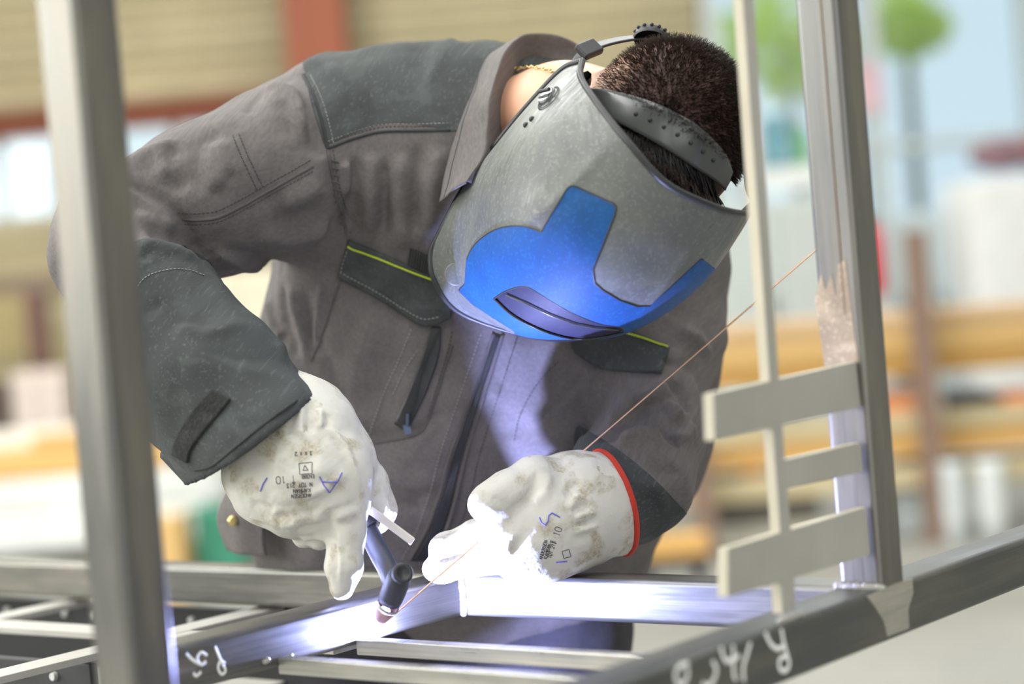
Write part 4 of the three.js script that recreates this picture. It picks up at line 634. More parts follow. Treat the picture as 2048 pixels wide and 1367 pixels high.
  line([...topL, [1108, 420], [1134, 378], [1142, 372], [1152, 373], [1226, 407], [1232, 414], [1230, 428], [1186, 540], [1190, 566], [1206, 580], [1240, 600], [1276, 612], [1300, 611]], 0.0011, 'panel_gap', darkPlastic);
  line([[1300, 611], [1310, 602], [1402, 517], [1436, 541]], 0.0006, 'panel_gap', darkPlastic);
  line([[934, 518], [932, 540], [930, 566], [918, 581], [945, 607], [985, 634], [1022, 655]], 0.0007, 'panel_gap', darkPlastic);
  line([...lensPoly, lensPoly[0]], 0.0012, 'lens_gasket', darkPlastic);
  line([[1012, 590], [1052, 607], [1100, 630], [1150, 648], [1190, 656], [1236, 660]], 0.0009, 'lens_divider', greyPlastic);
  // rim round the whole shell
  const edge = []; for (let i = 0; i <= 60; i++) edge.push(shellAt(i / 60, 0)); for (let j = 1; j <= 40; j++) edge.push(shellAt(1, j / 40)); for (let i = 59; i >= 0; i--) edge.push(shellAt(i / 60, 1)); for (let j = 39; j > 0; j--) edge.push(shellAt(0, j / 40));
  add(helmet, 'rim', tube(edge, 0.0035, 420, 8, true), darkPlastic);
  // pivot knob on the ear tab and its catch
  const kp = onShell(1098, 196), kn = kp && (() => { const a = onShell(1108, 200), b = onShell(1098, 208); const n = a.clone().sub(kp).cross(b.clone().sub(kp)).normalize(); return n.dot(EYE.clone().sub(kp)) < 0 ? n.negate() : n; })();
  if (kp) { const up = kp.clone().add(kn); const kb = add(helmet, 'pivot_knob', turned(kp.clone().addScaledVector(kn, -0.001), up, [[0, 0.006], [0.009, 0.0065], [0.011, 0.005], [0.0115, 0.002], [0.0145, 0.0022], [0.0155, 0.0012], [0.016, 0]]), greyPlastic); const sd = V(0, 1, 0).cross(kn).normalize(); for (const s of [-0.5, 0.6]) add(kb, 'grip', rod(kp.clone().addScaledVector(kn, 0.0065).addScaledVector(sd, -0.009).addScaledVector(V(0, 1, 0), s * 0.006), kp.clone().addScaledVector(kn, 0.0065).addScaledVector(sd, 0.009).addScaledVector(V(0, 1, 0), s * 0.006), 0.002, 0.002, 8), darkPlastic); }
  for (const [x, y] of [[1064, 238], [1052, 250]]) { const a = onShell(x, y); if (a) add(helmet, 'catch', new THREE.SphereGeometry(0.0032, 10, 8).translate(a.x, a.y, a.z), darkPlastic); }
  { const a = onShell(912, 548); if (a) add(helmet, 'side_dial', turned(a.clone().addScaledVector(EYE.clone().sub(a).normalize(), -0.002), EYE, [[0, 0.0035], [0.011, 0.0033], [0.0125, 0.001], [0.0125, 0]], 24), shellMat); }
  // headgear: band over the crown, strap behind, ratchet knob
  const onHead = (x, y, lift) => { const o = Bd.hit(EYE, bearing(x, y), 1.6, 2.4); return o ? o.addScaledVector(Bd.normal(o), lift) : at(x, y, 2.06); };
  const up0 = [[1176, 188], [1215, 188], [1262, 198], [1312, 214], [1362, 238], [1408, 270], [1440, 308], [1452, 338]], lo0 = [[1190, 236], [1222, 240], [1262, 258], [1308, 282], [1352, 310], [1392, 336], [1422, 356], [1438, 372]];
  const bandFn = (u, v) => { const a = spline(up0, u), b = spline(lo0, u), p = onHead(lerp(a[0], b[0], v), lerp(a[1], b[1], v), 0.009); return p; };
  const band = add(helmet, 'head_band', sheet((u, v) => { // smooth the band between seven stations so that it does not follow every bump of the scalp
    const n = 6, s = []; for (let k = 0; k <= n; k++) s.push(bandFn(k / n, v).toArray()); return V(...spline(s, u)); }, 48, 8, 0.002), greyPlastic); band.userData.label = 'grey plastic head band';
  for (let k = 0; k < 7; k++) { const p = bandFn(0.33 + k * 0.075, 0.5), n = EYE.clone().sub(p).normalize(); add(band, 'hole', turned(p.clone().addScaledVector(n, -0.001), p.clone().add(n), [[0, 0.0023], [0.0022, 0.0023], [0.0022, 0]], 10), darkPlastic); }
  const strapPts = [[1146, 140, 2.06], [1160, 112, 2.09], [1188, 92, 2.11], [1232, 79, 2.125], [1280, 73, 2.13], [1325, 78, 2.13], [1365, 98, 2.125]];
  const lat = hL.clone();
  add(helmet, 'nape_strap', sheet((u, v) => { const q = spline(strapPts, u); return at(q[0], q[1], q[2]).addScaledVector(hU, (v - 0.5) * 0.02).addScaledVector(CY, (0.5 - v) * 0.012); }, 40, 6, 0.0025), darkPlastic);
  { const a = at(1196, 91, 2.10), b = at(1160, 106, 2.085), sl = add(helmet, 'strap_slider', (() => { const d = b.clone().sub(a), g2 = new RoundedBoxGeometry(d.length(), 0.009, 0.02, 2, 0.003); g2.applyQuaternion(new THREE.Quaternion().setFromUnitVectors(V(1, 0, 0), d.normalize())); const c = a.clone().add(b).multiplyScalar(0.5); g2.translate(c.x, c.y, c.z); return g2; })(), darkPlastic); }
  { const a = at(1302, 76, 2.125), n = CY.clone().multiplyScalar(1).addScaledVector(CX, 0.18).addScaledVector(CZ, 0.55).normalize(), k = add(helmet, 'ratchet_knob', turned(a.clone().addScaledVector(n, -0.004), a.clone().add(n), [[0, 0.011], [0.014, 0.0105], [0.018, 0.008], [0.0185, 0.003], [0.018, 0]], 24), darkPlastic); const l = []; for (let i = 0; i < 14; i++) { const t = i / 14 * 6.283, e1 = n.clone().cross(V(1, 0, 0)).normalize(), e2 = n.clone().cross(e1); l.push(new THREE.SphereGeometry(0.0022, 6, 5).translate(...a.clone().addScaledVector(n, 0.004).addScaledVector(e1, 0.018 * Math.cos(t)).addScaledVector(e2, 0.018 * Math.sin(t)).toArray())); } add(k, 'knurl', merge(l), darkPlastic); }
  // side arms that carry the shell
  add(helmet, 'side_arm', tube([at(1150, 138, 2.06), at(1172, 165, 2.045), head(-0.105, 0.04, 0.005)], 0.005, 12, 6), greyPlastic);
  add(helmet, 'side_arm', tube([head(0.08, 0.06, -0.02), head(0.1, 0.05, 0), head(0.114, 0.04, 0)], 0.005, 12, 6), greyPlastic);
}

// ---- collar
const collarCrest = [[1168, 112, 2.31], [1150, 88, 2.30], [1100, 71, 2.28], [1045, 76, 2.245], [1008, 110, 2.20], [988, 175, 2.165], [980, 250, 2.14], [972, 312, 2.12], [934, 362, 2.105]];
const collarLeaf = [[1150, 150, 2.38], [1120, 125, 2.39], [1060, 105, 2.37], [1000, 98, 2.33], [958, 128, 2.275], [932, 205, 2.215], [908, 288, 2.19], [888, 356, 2.175], [878, 404, 2.165]];
const collarInner = [[1175, 150, 2.29], [1150, 148, 2.29], [1100, 140, 2.285], [1050, 138, 2.275], [1022, 170, 2.235], [1008, 225, 2.20], [1002, 280, 2.175], [995, 330, 2.15], [962, 378, 2.13]];
const mid3 = (a, b, t, up) => a.map((p, i) => [lerp(p[0], b[i][0], t) + up[0], lerp(p[1], b[i][1], t) + up[1], lerp(p[2], b[i][2], t) + up[2]]);
const collarNet = [collarLeaf, mid3(collarLeaf, collarCrest, 0.5, [-3, -2, -0.012]), mid3(collarLeaf, collarCrest, 0.85, [-2, -3, -0.008]), collarCrest, mid3(collarCrest, collarInner, 0.45, [6, 2, 0.006]), collarInner];
const collarFn = net(collarNet), wob = (p) => p.addScaledVector(V(fbm(p.x * 22, p.y * 22, p.z * 22, 2), fbm(p.x * 22 + 9, p.y * 22, p.z * 22, 2), fbm(p.x * 22, p.y * 22 + 7, p.z * 22, 2)), 0.004);
add(jacket, 'collar', bodyUV(sheet((u, v) => wob(collarFn(u, v)), 70, 26, 0.0022)), clothGrey);
{ const pts = []; for (let k = 0; k <= 40; k++) pts.push(wob(collarFn(lerp(0.3, 0.995, k / 40), 0.07)).addScaledVector(CZ, -0.0008)); add(jacket, 'stitching', tube(pts, 0.0006, 120, 5), threadMat); }
// necklace
{ const l = [], path = new THREE.CatmullRomCurve3([[984, 178], [992, 152], [1010, 142], [1040, 136], [1070, 136], [1100, 142], [1130, 152]].map(([x, y]) => { const p = Bd.hit(EYE, bearing(x, y), 1.6, 2.6); return p ? p.addScaledVector(Bd.normal(p), 0.001) : at(x, y, 2.24); })), n = 26; for (let i = 0; i <= n; i++) { const p = path.getPoint(i / n), t = path.getTangent(i / n), g = new THREE.TorusGeometry(0.0028, 0.0009, 6, 12); g.scale(1, 0.75, 1); g.rotateX(i % 2 ? 1.2 : -0.5); g.applyQuaternion(new THREE.Quaternion().setFromUnitVectors(V(1, 0, 0), t)); g.translate(p.x, p.y, p.z); l.push(g); }
  single('chain_necklace', merge(l), std({ color: lin(0.72, 0.56, 0.24), metalness: 1, roughness: 0.25 }), 'gold link chain round the neck of the welder', 'necklace'); }
// ------------------------------------------------------------------ gloves
const gloveTex = tex(1024, (u, v) => { // pale hide, greyish and brown handling dirt with grain
  const b = tfbm(u, v, 5, 5, 6, 201), d = smooth(0.0, 0.55, tfbm(u, v, 9, 9, 7, 207)) * (0.6 + 0.6 * tfbm(u, v, 90, 90, 3, 211)), g = 0.96 + 0.06 * b;
  return [g * (1 - 0.22 * d), g * (1 - 0.26 * d), g * (0.985 - 0.34 * d)];
}, true, 6.5);
const gloveMat = std({ color: lin(0.62, 0.605, 0.565), map: gloveTex, roughness: 0.82, bumpMap: leatherBump, bumpScale: 0.0006 });
const thumbMat = gloveMat, redTrim = std({ color: lin(0.72, 0.05, 0.025), roughness: 0.75, bumpMap: twillTex, bumpScale: 0.0004 });
const penMat = std({ color: lin(0.12, 0.12, 0.55), roughness: 0.7 }), inkMat = std({ color: lin(0.07, 0.07, 0.085), roughness: 0.8 });
const GR = new Soft(), jg = (x, y, d, r) => jt(x, y, d + 0.024, r);
// wrist, back of the hand in three rays, knuckles
GR.chain([jg(572, 828, 2.055, 0.046), jg(585, 862, 2.04, 0.043), jg(590, 905, 2.025, 0.043)], 0.03);
GR.limb(...jg(632, 806, 2.045, 0.018), ...jg(650, 822, 2.035, 0.016), 0.02);
GR.chain([jg(560, 880, 2.035, 0.040), jg(522, 950, 2.02, 0.032), jg(530, 996, 2.015, 0.024)], 0.035);
GR.chain([jg(600, 890, 2.03, 0.042), jg(600, 960, 2.012, 0.036), jg(602, 1020, 2.005, 0.026)], 0.035);
GR.chain([jg(640, 880, 2.03, 0.038), jg(668, 950, 2.012, 0.032), jg(684, 1010, 2.004, 0.024)], 0.035);
GR.chain([jg(548, 985, 2.022, 0.026), jg(640, 1012, 2.012, 0.026)], 0.02);
// fingers: index stretched down to the tube, the others curled round the torch
GR.chain([jg(688, 1006, 2.002, 0.0215), jg(692, 1070, 1.996, 0.0178), jg(690, 1130, 1.990, 0.0166), jg(684, 1176, 1.988, 0.0132)], 0.012);
GR.chain([jg(640, 1026, 2.012, 0.019), jg(638, 1070, 2.018, 0.0142), jg(640, 1068, 2.045, 0.013)], 0.004);
GR.chain([jg(606, 1022, 2.016, 0.019), jg(610, 1066, 2.022, 0.0142), jg(612, 1062, 2.045, 0.013)], 0.004);
GR.chain([jg(556, 996, 2.022, 0.020), jg(578, 1042, 2.028, 0.0146), jg(590, 1038, 2.045, 0.013)], 0.004);
// thumb behind
GR.chain([jg(700, 905, 2.035, 0.024), jg(737, 965, 2.05, 0.019), jg(758, 1020, 2.055, 0.0165), jg(752, 1046, 2.05, 0.012)], 0.014);
GR.limb(...jg(728, 918, 2.03, 0.008), ...jg(734, 925, 2.03, 0.006), 0.012);
const gline = (S, pts, t0 = 1.7, t1 = 2.3) => jline(pts).map(([x, y]) => S.hit(EYE, bearing(x, y), t0, t1)).filter(Boolean);
for (const [pts, w, a] of [
  [[[655, 850], [690, 890], [712, 940], [722, 990]], 3, 2.4], [[[660, 862], [682, 896], [700, 940]], 3, -1.2],
  [[[590, 800], [582, 840], [575, 875]], 3.5, -3], [[[605, 798], [602, 840], [600, 880]], 3.2, 2.6], [[[620, 800], [622, 835], [618, 870]], 3, -2.6], [[[560, 820], [552, 850], [545, 880]], 3.5, -2.5], [[[535, 845], [525, 870], [520, 895]], 3.2, 2], [[[640, 815], [642, 838], [640, 858]], 3, 2.4], [[[655, 826], [655, 842], [650, 858]], 2.6, -2],
  [[[560, 1012], [610, 1008], [660, 985], [700, 960]], 4, -2.2], [[[600, 998], [650, 978], [700, 940]], 4, 1.8], [[[520, 990], [570, 1018], [640, 1012]], 4, -1.8], [[[660, 1020], [690, 1012], [720, 1000]], 3.5, -1.8], [[[668, 1034], [695, 1028], [722, 1018]], 3.2, 1.5], [[[672, 1048], [698, 1044], [722, 1036]], 3, -1.4],
  [[[666, 1060], [674, 1110], [672, 1170]], 2.4, -1.8], [[[675, 1060], [682, 1110], [678, 1165]], 2.2, 1.2], [[[590, 1062], [596, 1074], [604, 1086]], 2.4, -2], [[[656, 1016], [659, 1050], [660, 1092]], 3, -4.5], [[[588, 1064], [612, 1056], [640, 1052], [656, 1040]], 3, -4], [[[545, 1032], [580, 1030], [620, 1024], [650, 1006]], 3.2, -4], [[[560, 1046], [580, 1048], [600, 1044]], 3, 2], [[[600, 1078], [625, 1078], [650, 1074]], 4, 2], [[[500, 1004], [530, 1010], [552, 1022]], 4, -2.5], [[[490, 960], [520, 985], [545, 1000]], 5, -1.2], [[[630, 880], [640, 920], [640, 960]], 8, 1.2], [[[560, 900], [556, 940], [560, 980]], 8, 1.0],
]) { const p = gline(GR, pts); if (p.length > 1) GR.fold(p, w / 900, a / 620); }
GR.noise(0.03, 0.0035, 2).noise(0.009, 0.0007, 2);
const GL = new Soft();
GL.chain([jt(1226, 1008, 2.135, 0.053), jt(1180, 1016, 2.115, 0.049), jt(1146, 1022, 2.10, 0.042), jt(1100, 1045, 2.085, 0.043)], 0.03);
GL.chain([jt(1140, 985, 2.10, 0.036), jt(1080, 1030, 2.08, 0.034), jt(1010, 1062, 2.065, 0.024)], 0.03);
GL.chain([jt(1130, 1060, 2.095, 0.038), jt(1080, 1085, 2.08, 0.034), jt(1030, 1108, 2.07, 0.022)], 0.03);
GL.chain([jt(1020, 1054, 2.080, 0.0215), jt(950, 1074, 2.101, 0.0176), jt(892, 1094, 2.105, 0.0156), jt(884, 1098, 2.105, 0.0146)], 0.006);
GL.chain([jt(1030, 1106, 2.082, 0.020), jt(950, 1122, 2.099, 0.0160), jt(886, 1136, 2.103, 0.0146), jt(872, 1136, 2.103, 0.0138)], 0.004);
GL.chain([jt(1040, 1095, 2.11, 0.019), jt(970, 1104, 2.14, 0.0155), jt(930, 1112, 2.15, 0.0135)], 0.008);
GL.chain([jt(1060, 1085, 2.13, 0.018), jt(1000, 1098, 2.155, 0.0145), jt(965, 1106, 2.155, 0.0125)], 0.008);
// thumb laid over the filler rod
GL.chain([jt(1118, 972, 2.115, 0.030), jt(1065, 962, 2.07, 0.0235), jt(1012, 985, 2.055, 0.0205), jt(978, 1003, 2.05, 0.0165), jt(969, 1010, 2.05, 0.015)], 0.012);
for (const [pts, w, a] of [
  [[[1075, 935], [1066, 975], [1045, 1005], [1010, 1022]], 3.2, -3.4], [[[1098, 945], [1090, 985], [1060, 1015]], 5, 2],
  [[[1165, 960], [1140, 975], [1132, 1000]], 4, -2.5], [[[1160, 985], [1150, 1000], [1140, 1020]], 3.5, 2.2], [[[1180, 1005], [1160, 1015], [1145, 1022]], 3.2, -2.8], [[[1195, 1020], [1168, 1030], [1150, 1034]], 3.2, 2.6], [[[1200, 1036], [1172, 1044], [1150, 1048]], 3, -2.8], [[[1200, 1050], [1170, 1058], [1150, 1062]], 3, 2.2], [[[1195, 1064], [1165, 1072], [1145, 1076]], 3, -2.4],
  [[[1030, 1060], [1020, 1085], [1012, 1110]], 4, 2.2], [[[1022, 1084], [950, 1102], [900, 1112], [868, 1120]], 2.4, -3.0], [[[1012, 1072], [1030, 1090], [1022, 1115]], 3, -2], [[[1060, 1050], [1045, 1080], [1030, 1110]], 6, -1.4], [[[985, 990], [1000, 1005], [1020, 1010]], 4, -1.2],
  [[[905, 1094], [925, 1100], [950, 1092]], 3, -1.2], [[[930, 1078], [960, 1082], [990, 1070]], 3, 1.2],
]) { const p = gline(GL, pts); if (p.length > 1) GL.fold(p, w / 900, a / 620); }
GL.noise(0.03, 0.003, 2).noise(0.009, 0.0007, 2);
// the left gauntlet is open towards the arm
openEnd(GL, at(1226, 1006, 2.135), CX.clone().multiplyScalar(0.93).addScaledVector(CY, 0.26).addScaledVector(CZ, 0.36).normalize(), at(1226, 1008, 2.135).sub(at(1160, 1018, 2.105)), 0.049, 0.06, 0.075);
const gloveR = add(person, 'glove', boxUV(GR.mesh(0.0024)), gloveMat); gloveR.userData.label = 'soiled pale leather glove gripping the torch';
const gloveL = add(person, 'glove', boxUV(GL.mesh(0.0024)), gloveMat); gloveL.userData.label = 'pale leather glove with red edge resting on the rail';
// red binding round the gauntlet
{ const c = at(1222, 1006, 2.133), n = CX.clone().multiplyScalar(0.93).addScaledVector(CY, 0.26).addScaledVector(CZ, 0.36).normalize(), e1 = n.clone().cross(CZ).normalize(), e2 = n.clone().cross(e1).normalize(), pts = [];
  for (let k = 0; k < 40; k++) { const t = k / 40 * 6.2832, dir = e1.clone().multiplyScalar(Math.cos(t)).addScaledVector(e2, Math.sin(t)); let r = 0.08; for (let i = 0; i < 60; i++) { const p = c.clone().addScaledVector(dir, r).addScaledVector(n, -0.003); const d = GL.at(p.x, p.y, p.z); if (d < 0.0003) break; r -= Math.max(d * 0.7, 0.0003); if (r < 0.03) break; } pts.push(c.clone().addScaledVector(dir, r - 0.0008)); }
  add(gloveL, 'red_binding', tube(pts, 0.0033, 160, 8, true), redTrim).userData.label = 'red edge binding'; }
// handwriting and stamp print on the hide: fine raised ink lines following the surface
function inkLines(S, parent, name, list, r, mat, lab) { const l = []; for (const s of list) { const p = gline(S, s); if (p.length > 1) { const n = S.normal(p[p.length >> 1]); l.push(tube(p.map((q) => q.addScaledVector(n, r * 0.3)), r, p.length * 3, 5)); } } if (l.length) add(parent, name, merge(l), mat).userData.label = lab; }
inkLines(GR, gloveR, 'pen_mark', [[[639, 952], [648, 970], [659, 984], [668, 972], [676, 960], [684, 944]], [[646, 963], [660, 964], [675, 963]], [[534, 955], [526, 968], [521, 982]]], 0.0007, penMat, 'blue pen mark');
inkLines(GL, gloveL, 'pen_mark', [[[1079, 1034], [1083, 1045], [1090, 1050], [1096, 1042], [1098, 1030], [1104, 1025], [1111, 1029], [1120, 1034]], [[1112, 1124], [1124, 1123], [1134, 1122]]], 0.0007, penMat, 'blue pen mark');
// stamped print: strokes of a plain stencil face, placed along the hide
const GLYPH = { T: ['0,6 4,6', '2,6 2,0'], 1: ['1,5 2,6 2,0'], 0: ['0,1 0,5 1,6 3,6 4,5 4,1 3,0 1,0 0,1'], K: ['0,0 0,6', '4,6 0,3 4,0'], A: ['0,0 2,6 4,0', '1,2 3,2'], R: ['0,0 0,6 3,6 4,5 3,3 0,3', '2,3 4,0'], M: ['0,0 0,6 2,3 4,6 4,0'], E: ['4,6 0,6 0,0 4,0', '0,3 3,3'], N: ['0,0 0,6 4,0 4,6'], 2: ['0,5 1,6 3,6 4,5 4,4 0,0 4,0'], 8: ['1,3 0,4 0,5 1,6 3,6 4,5 4,4 3,3 1,3 0,2 0,1 1,0 3,0 4,1 4,2 3,3'], X: ['0,0 4,6', '0,6 4,0'], S: ['4,5 3,6 1,6 0,5 0,4 4,2 4,1 3,0 1,0 0,1'], D: ['0,0 0,6 3,6 4,4 4,2 3,0 0,0'], 3: ['0,6 4,6 2,4 4,2 4,1 3,0 1,0 0,1'], I: ['2,0 2,6'], B: ['0,0 0,6 3,6 4,5 3,3 0,3', '3,3 4,1 3,0 0,0'] };
function stamp(S, parent, rows, lab, r = 0.0004) { const l = []; for (const [text, x, y, dx, dy, h] of rows) { const len = Math.hypot(dx, dy), ux = dx / len, uy = dy / len, vx = uy, vy = -ux; let k = 0; for (const ch of text) { for (const st of GLYPH[ch] || []) { const pts = st.split(' ').map((q) => { const [a, b] = q.split(',').map(Number), g = h / 6; return [x + (k + a * g * 0.85) * ux + b * g * vx, y + (k + a * g * 0.85) * uy + b * g * vy]; }); const p = pts.map(([a, b]) => S.hit(EYE, bearing(a, b), 1.7, 2.3)).filter(Boolean); for (let i = 0; i + 1 < p.length; i++) if (p[i].distanceTo(p[i + 1]) < 0.02) l.push(rod(p[i], p[i + 1], r, r, 4, false)); } k += h * 0.72; } } if (l.length) add(parent, 'stamp_print', merge(l), inkMat).userData.label = lab; }
stamp(GR, gloveR, [['T 10', 590, 950, -1, 0.08, 14], ['EN388', 628, 948, -1, 0.08, 7], ['N TDT 213', 624, 964, -1, 0.06, 8], ['KAMRAN', 620, 976, -1, 0.06, 8], ['ANDERSEN', 622, 986, -1, 0.06, 7], ['3 X X 2', 624, 902, -1, 0.05, 7]], 'upside down black stamp with T 10');
stamp(GL, gloveL, [['T 10', 1112, 1090, 0.35, -1, 13], ['TDT 213', 1102, 1116, 0.3, -1, 7], ['KAMRAN', 1094, 1117, 0.3, -1, 7], ['ANDERSEN', 1084, 1119, 0.3, -1, 7]], 'sideways black stamp with T 10');
inkLines(GR, gloveR, 'stamp_print', [[[598, 926], [624, 924], [624, 946], [600, 948], [598, 926]], [[610, 930], [616, 940], [606, 940], [610, 930]]], 0.0004, inkMat, 'stamped box mark');
inkLines(GL, gloveL, 'stamp_print', [[[1124, 1102], [1138, 1098], [1142, 1112], [1128, 1116], [1124, 1102]]], 0.0004, inkMat, 'stamped box mark');

// ------------------------------------------------------------------ torch, filler rod, arc
const torch = thing('welding_torch', 'dark welding torch held in the left of the two gloves', 'torch');
const rubber = phys({ color: lin(0.030, 0.031, 0.036), roughness: 0.5, bumpMap: grainTex, bumpScale: 0.0002 });
{ const h0 = at(640, 960, 2.062), h1 = at(722, 1030, 2.058), n1 = at(742, 1072, 2.052), n2 = at(775, 1135, 2.0255), hd = at(788, 1168, 2.010), cap = at(800, 1150, 2.004), col = at(775, 1212, 2.0245), tip = at(757, 1244, 2.035);
  add(torch, 'handle', tube([h0, at(690, 1000, 2.06), h1, at(738, 1056, 2.054)], 0.0135, 24, 16), rubber);
  add(torch, 'neck', tube([h1, n1, at(758, 1104, 2.042), n2, hd], 0.0108, 30, 16), rubber);
  add(torch, 'head', turned(cap, col, [[0, -0.004], [0.0075, -0.004], [0.0105, -0.002], [0.0125, 0.003], [0.0126, 0.010], [0.0127, 0.020], [0.0124, 0.029], [0.0118, 0.0345], [0, 0.0345]]), rubber);
  const ax = at(822, 1132, 1.965); const c = add(torch, 'back_cap', turned(cap.clone().addScaledVector(ax.clone().sub(cap).normalize(), 0.003), ax, [[0.0098, 0], [0.0106, 0.003], [0.0106, 0.0085], [0.0095, 0.0105], [0.0065, 0.0105], [0.0055, 0.0085], [0, 0.0075]]), darkPlastic);
  add(torch, 'collar', turned(col.clone().addScaledVector(tip.clone().sub(col).normalize(), -0.003), tip, [[0.0118, 0], [0.0122, 0.002], [0.0118, 0.0045], [0.0105, 0.005]]), phys({ color: lin(0.35, 0.34, 0.33), roughness: 0.35, metalness: 0.4 }));
  add(torch, 'nozzle', turned(col, tip, [[0.0100, 0], [0.0100, 0.004], [0.0080, 0.012], [0.0066, 0.0195], [0.0050, 0.0195], [0.0050, 0.004]]), phys({ color: lin(0.30, 0.16, 0.12), roughness: 0.5 }));
  const el = at(744, 1264, 2.043); add(torch, 'electrode', turned(tip, el, [[0.0012, -0.01], [0.0012, 0.006], [0.0001, 0.011]], 10), phys({ color: lin(0.5, 0.5, 0.52), metalness: 1, roughness: 0.3 }));
  const l0 = at(734, 1014, 2.032), l1 = at(826, 1083, 2.022); const lev = add(torch, 'switch_lever', (() => { const d = l1.clone().sub(l0), g = new RoundedBoxGeometry(d.length(), 0.0085, 0.003, 3, 0.0014); g.applyQuaternion(new THREE.Quaternion().setFromUnitVectors(V(1, 0, 0), d.normalize())); const m = l0.clone().add(l1).multiplyScalar(0.5); g.translate(m.x, m.y, m.z); return g; })(), phys({ color: lin(0.60, 0.56, 0.52), roughness: 0.35 })); lev.userData.label = 'pale flat switch lever';
  add(torch, 'cable', tube([h0, at(590, 950, 2.075), at(520, 888, 2.07), at(420, 768, 2.085), at(300, 625, 2.12)], 0.007, 40, 8), rubber); }
const rodA = at(768, 1246, 2.046), rodB = at(1745, 402, 2.2);
single('filler_rod', rod(rodA, rodB, 0.00095, 0.00095, 8), phys({ color: lin(0.80, 0.50, 0.34), metalness: 0.8, roughness: 0.32 }), 'thin copper coloured filler rod running up through the right glove', 'rod');
const ARC = at(740, 1272, 2.047);
{ const a = add(torch, 'arc_light', new THREE.SphereGeometry(0.0085, 20, 14).translate(ARC.x, ARC.y, ARC.z), new THREE.MeshStandardMaterial({ color: 0xffffff, emissive: lin(0.75, 0.83, 1.0), emissiveIntensity: 8 })); a.userData.label = 'blazing blue white welding arc';
  const l = new THREE.PointLight(lin(0.40, 0.45, 1.0), 2.7, 0, 2); l.name = 'arc_glow'; l.position.copy(ARC); l.castShadow = true; l.shadow.radius = 0.12; scene.add(l); }
// ------------------------------------------------------------------ jacket details: pockets, seams, zips, straps lie on the cloth
const lifted = (x, y, h) => { const p = onJ(x, y); return p ? p.addScaledVector(J.normal(p), h) : null; };
function patchOn(rows, nu, nv, lift, thick, smoothing = 0) { // rows: outlines from top to bottom, each a list of bearings
  let last = at(900, 700, 2.28);
  const pts = []; for (let j = 0; j <= nv; j++) for (let i = 0; i <= nu; i++) { const [x, y] = netPoint(rows, i / nu, j / nv), p = lifted(x, y, lift) || last; last = p; pts.push(p); }
  return bodyUV(sheet((u, v) => pts[Math.round(v * nv) * (nu + 1) + Math.round(u * nu)].clone(), nu, nv, thick));
}
const bendy = (pts, n = 6) => { const c = new THREE.CatmullRomCurve3(pts.map(([x, y]) => V(x, y, 0)), false, 'centripetal'); return c.getPoints(pts.length * n).map((p) => [p.x, p.y]); };
function cord(parent, name, pts, r, lift, mat) { const p = bendy(pts).map(([x, y]) => lifted(x, y, lift)).filter(Boolean); const q = [p[0]]; for (const a of p) if (a.distanceTo(q[q.length - 1]) < 0.05 && a.distanceTo(q[q.length - 1]) > 0.0015) q.push(a); if (q.length > 2) return add(parent, name, tube(q, r, q.length * 2, 6), mat); }
function stitches(parent, pts, mat, r = 0.00055, step = 0.0045, lift = 0.0004) { const p = bendy(pts, 10).map(([x, y]) => lifted(x, y, lift)).filter(Boolean); if (p.length < 3) return; const c = new THREE.CatmullRomCurve3(p), n = Math.floor(c.getLength() / step), l = []; for (let i = 0; i < n; i++) { const a = c.getPointAt(i / n), b = c.getPointAt(Math.min(1, (i + 0.62) / n)); if (a.distanceTo(b) > 0.0004) l.push(rod(a, b, r, r, 4, false)); } if (l.length) add(parent, 'stitching', merge(l), mat); }
const par = (pts, dx, dy) => pts.map(([x, y]) => [x + dx, y + dy]);

// right breast pocket (left in view)
const flap = add(jacket, 'pocket_flap', patchOn([[[697, 478], [780, 513], [860, 548], [905, 562]], [[690, 505], [772, 544], [856, 586], [905, 592]], [[678, 555], [758, 598], [848, 652], [902, 636]]], 40, 16, 0.0045, 0.005), clothDark); flap.userData.label = 'charcoal pocket flap with lime piping';
{ const p = bendy([[697, 491], [780, 524], [868, 560]]).map(([x, y]) => lifted(x, y, 0.0052)).filter(Boolean); add(flap, 'piping', tube(p, 0.0011, 60, 6), limePiping).userData.label = 'lime green piping'; }
{ const l = []; for (let k = 0; k < 9; k++) { const a = lifted(822 + k * 5, 493 + k * 2.2, 0.0035), b = lifted(818 + k * 5, 528 + k * 2.4, 0.0048); if (a && b) l.push(rod(a, b, 0.0011, 0.0011, 6)); } add(jacket, 'elastic_loop', merge(l), clothDark); }
for (const s of [[[690, 546], [760, 585], [846, 636], [880, 632]], [[694, 500], [688, 525], [684, 548]]]) { const p = bendy(s, 10).map(([x, y]) => lifted(x, y, 0.0052)).filter(Boolean), l = []; const c = new THREE.CatmullRomCurve3(p), n = Math.floor(c.getLength() / 0.0045); for (let i = 0; i < n; i++) l.push(rod(c.getPointAt(i / n), c.getPointAt((i + 0.6) / n), 0.0006, 0.0006, 4, false)); add(flap, 'stitching', merge(l), threadPale); }
cord(jacket, 'seam', [[682, 556], [660, 620], [640, 680], [622, 722]], 0.0016, 0, clothGrey);
cord(jacket, 'seam', [[700, 868], [735, 884], [780, 880], [832, 868], [848, 856], [872, 790], [904, 690]], 0.0020, 0, clothGrey);
stitches(jacket, [[738, 868], [770, 780], [800, 715], [824, 655]], threadPale); stitches(jacket, [[762, 780], [786, 730], [812, 690]].map(([x, y]) => [x + 24, y + 8]), threadPale);
stitches(jacket, [[850, 852], [872, 780], [896, 700], [905, 660]], threadMat);
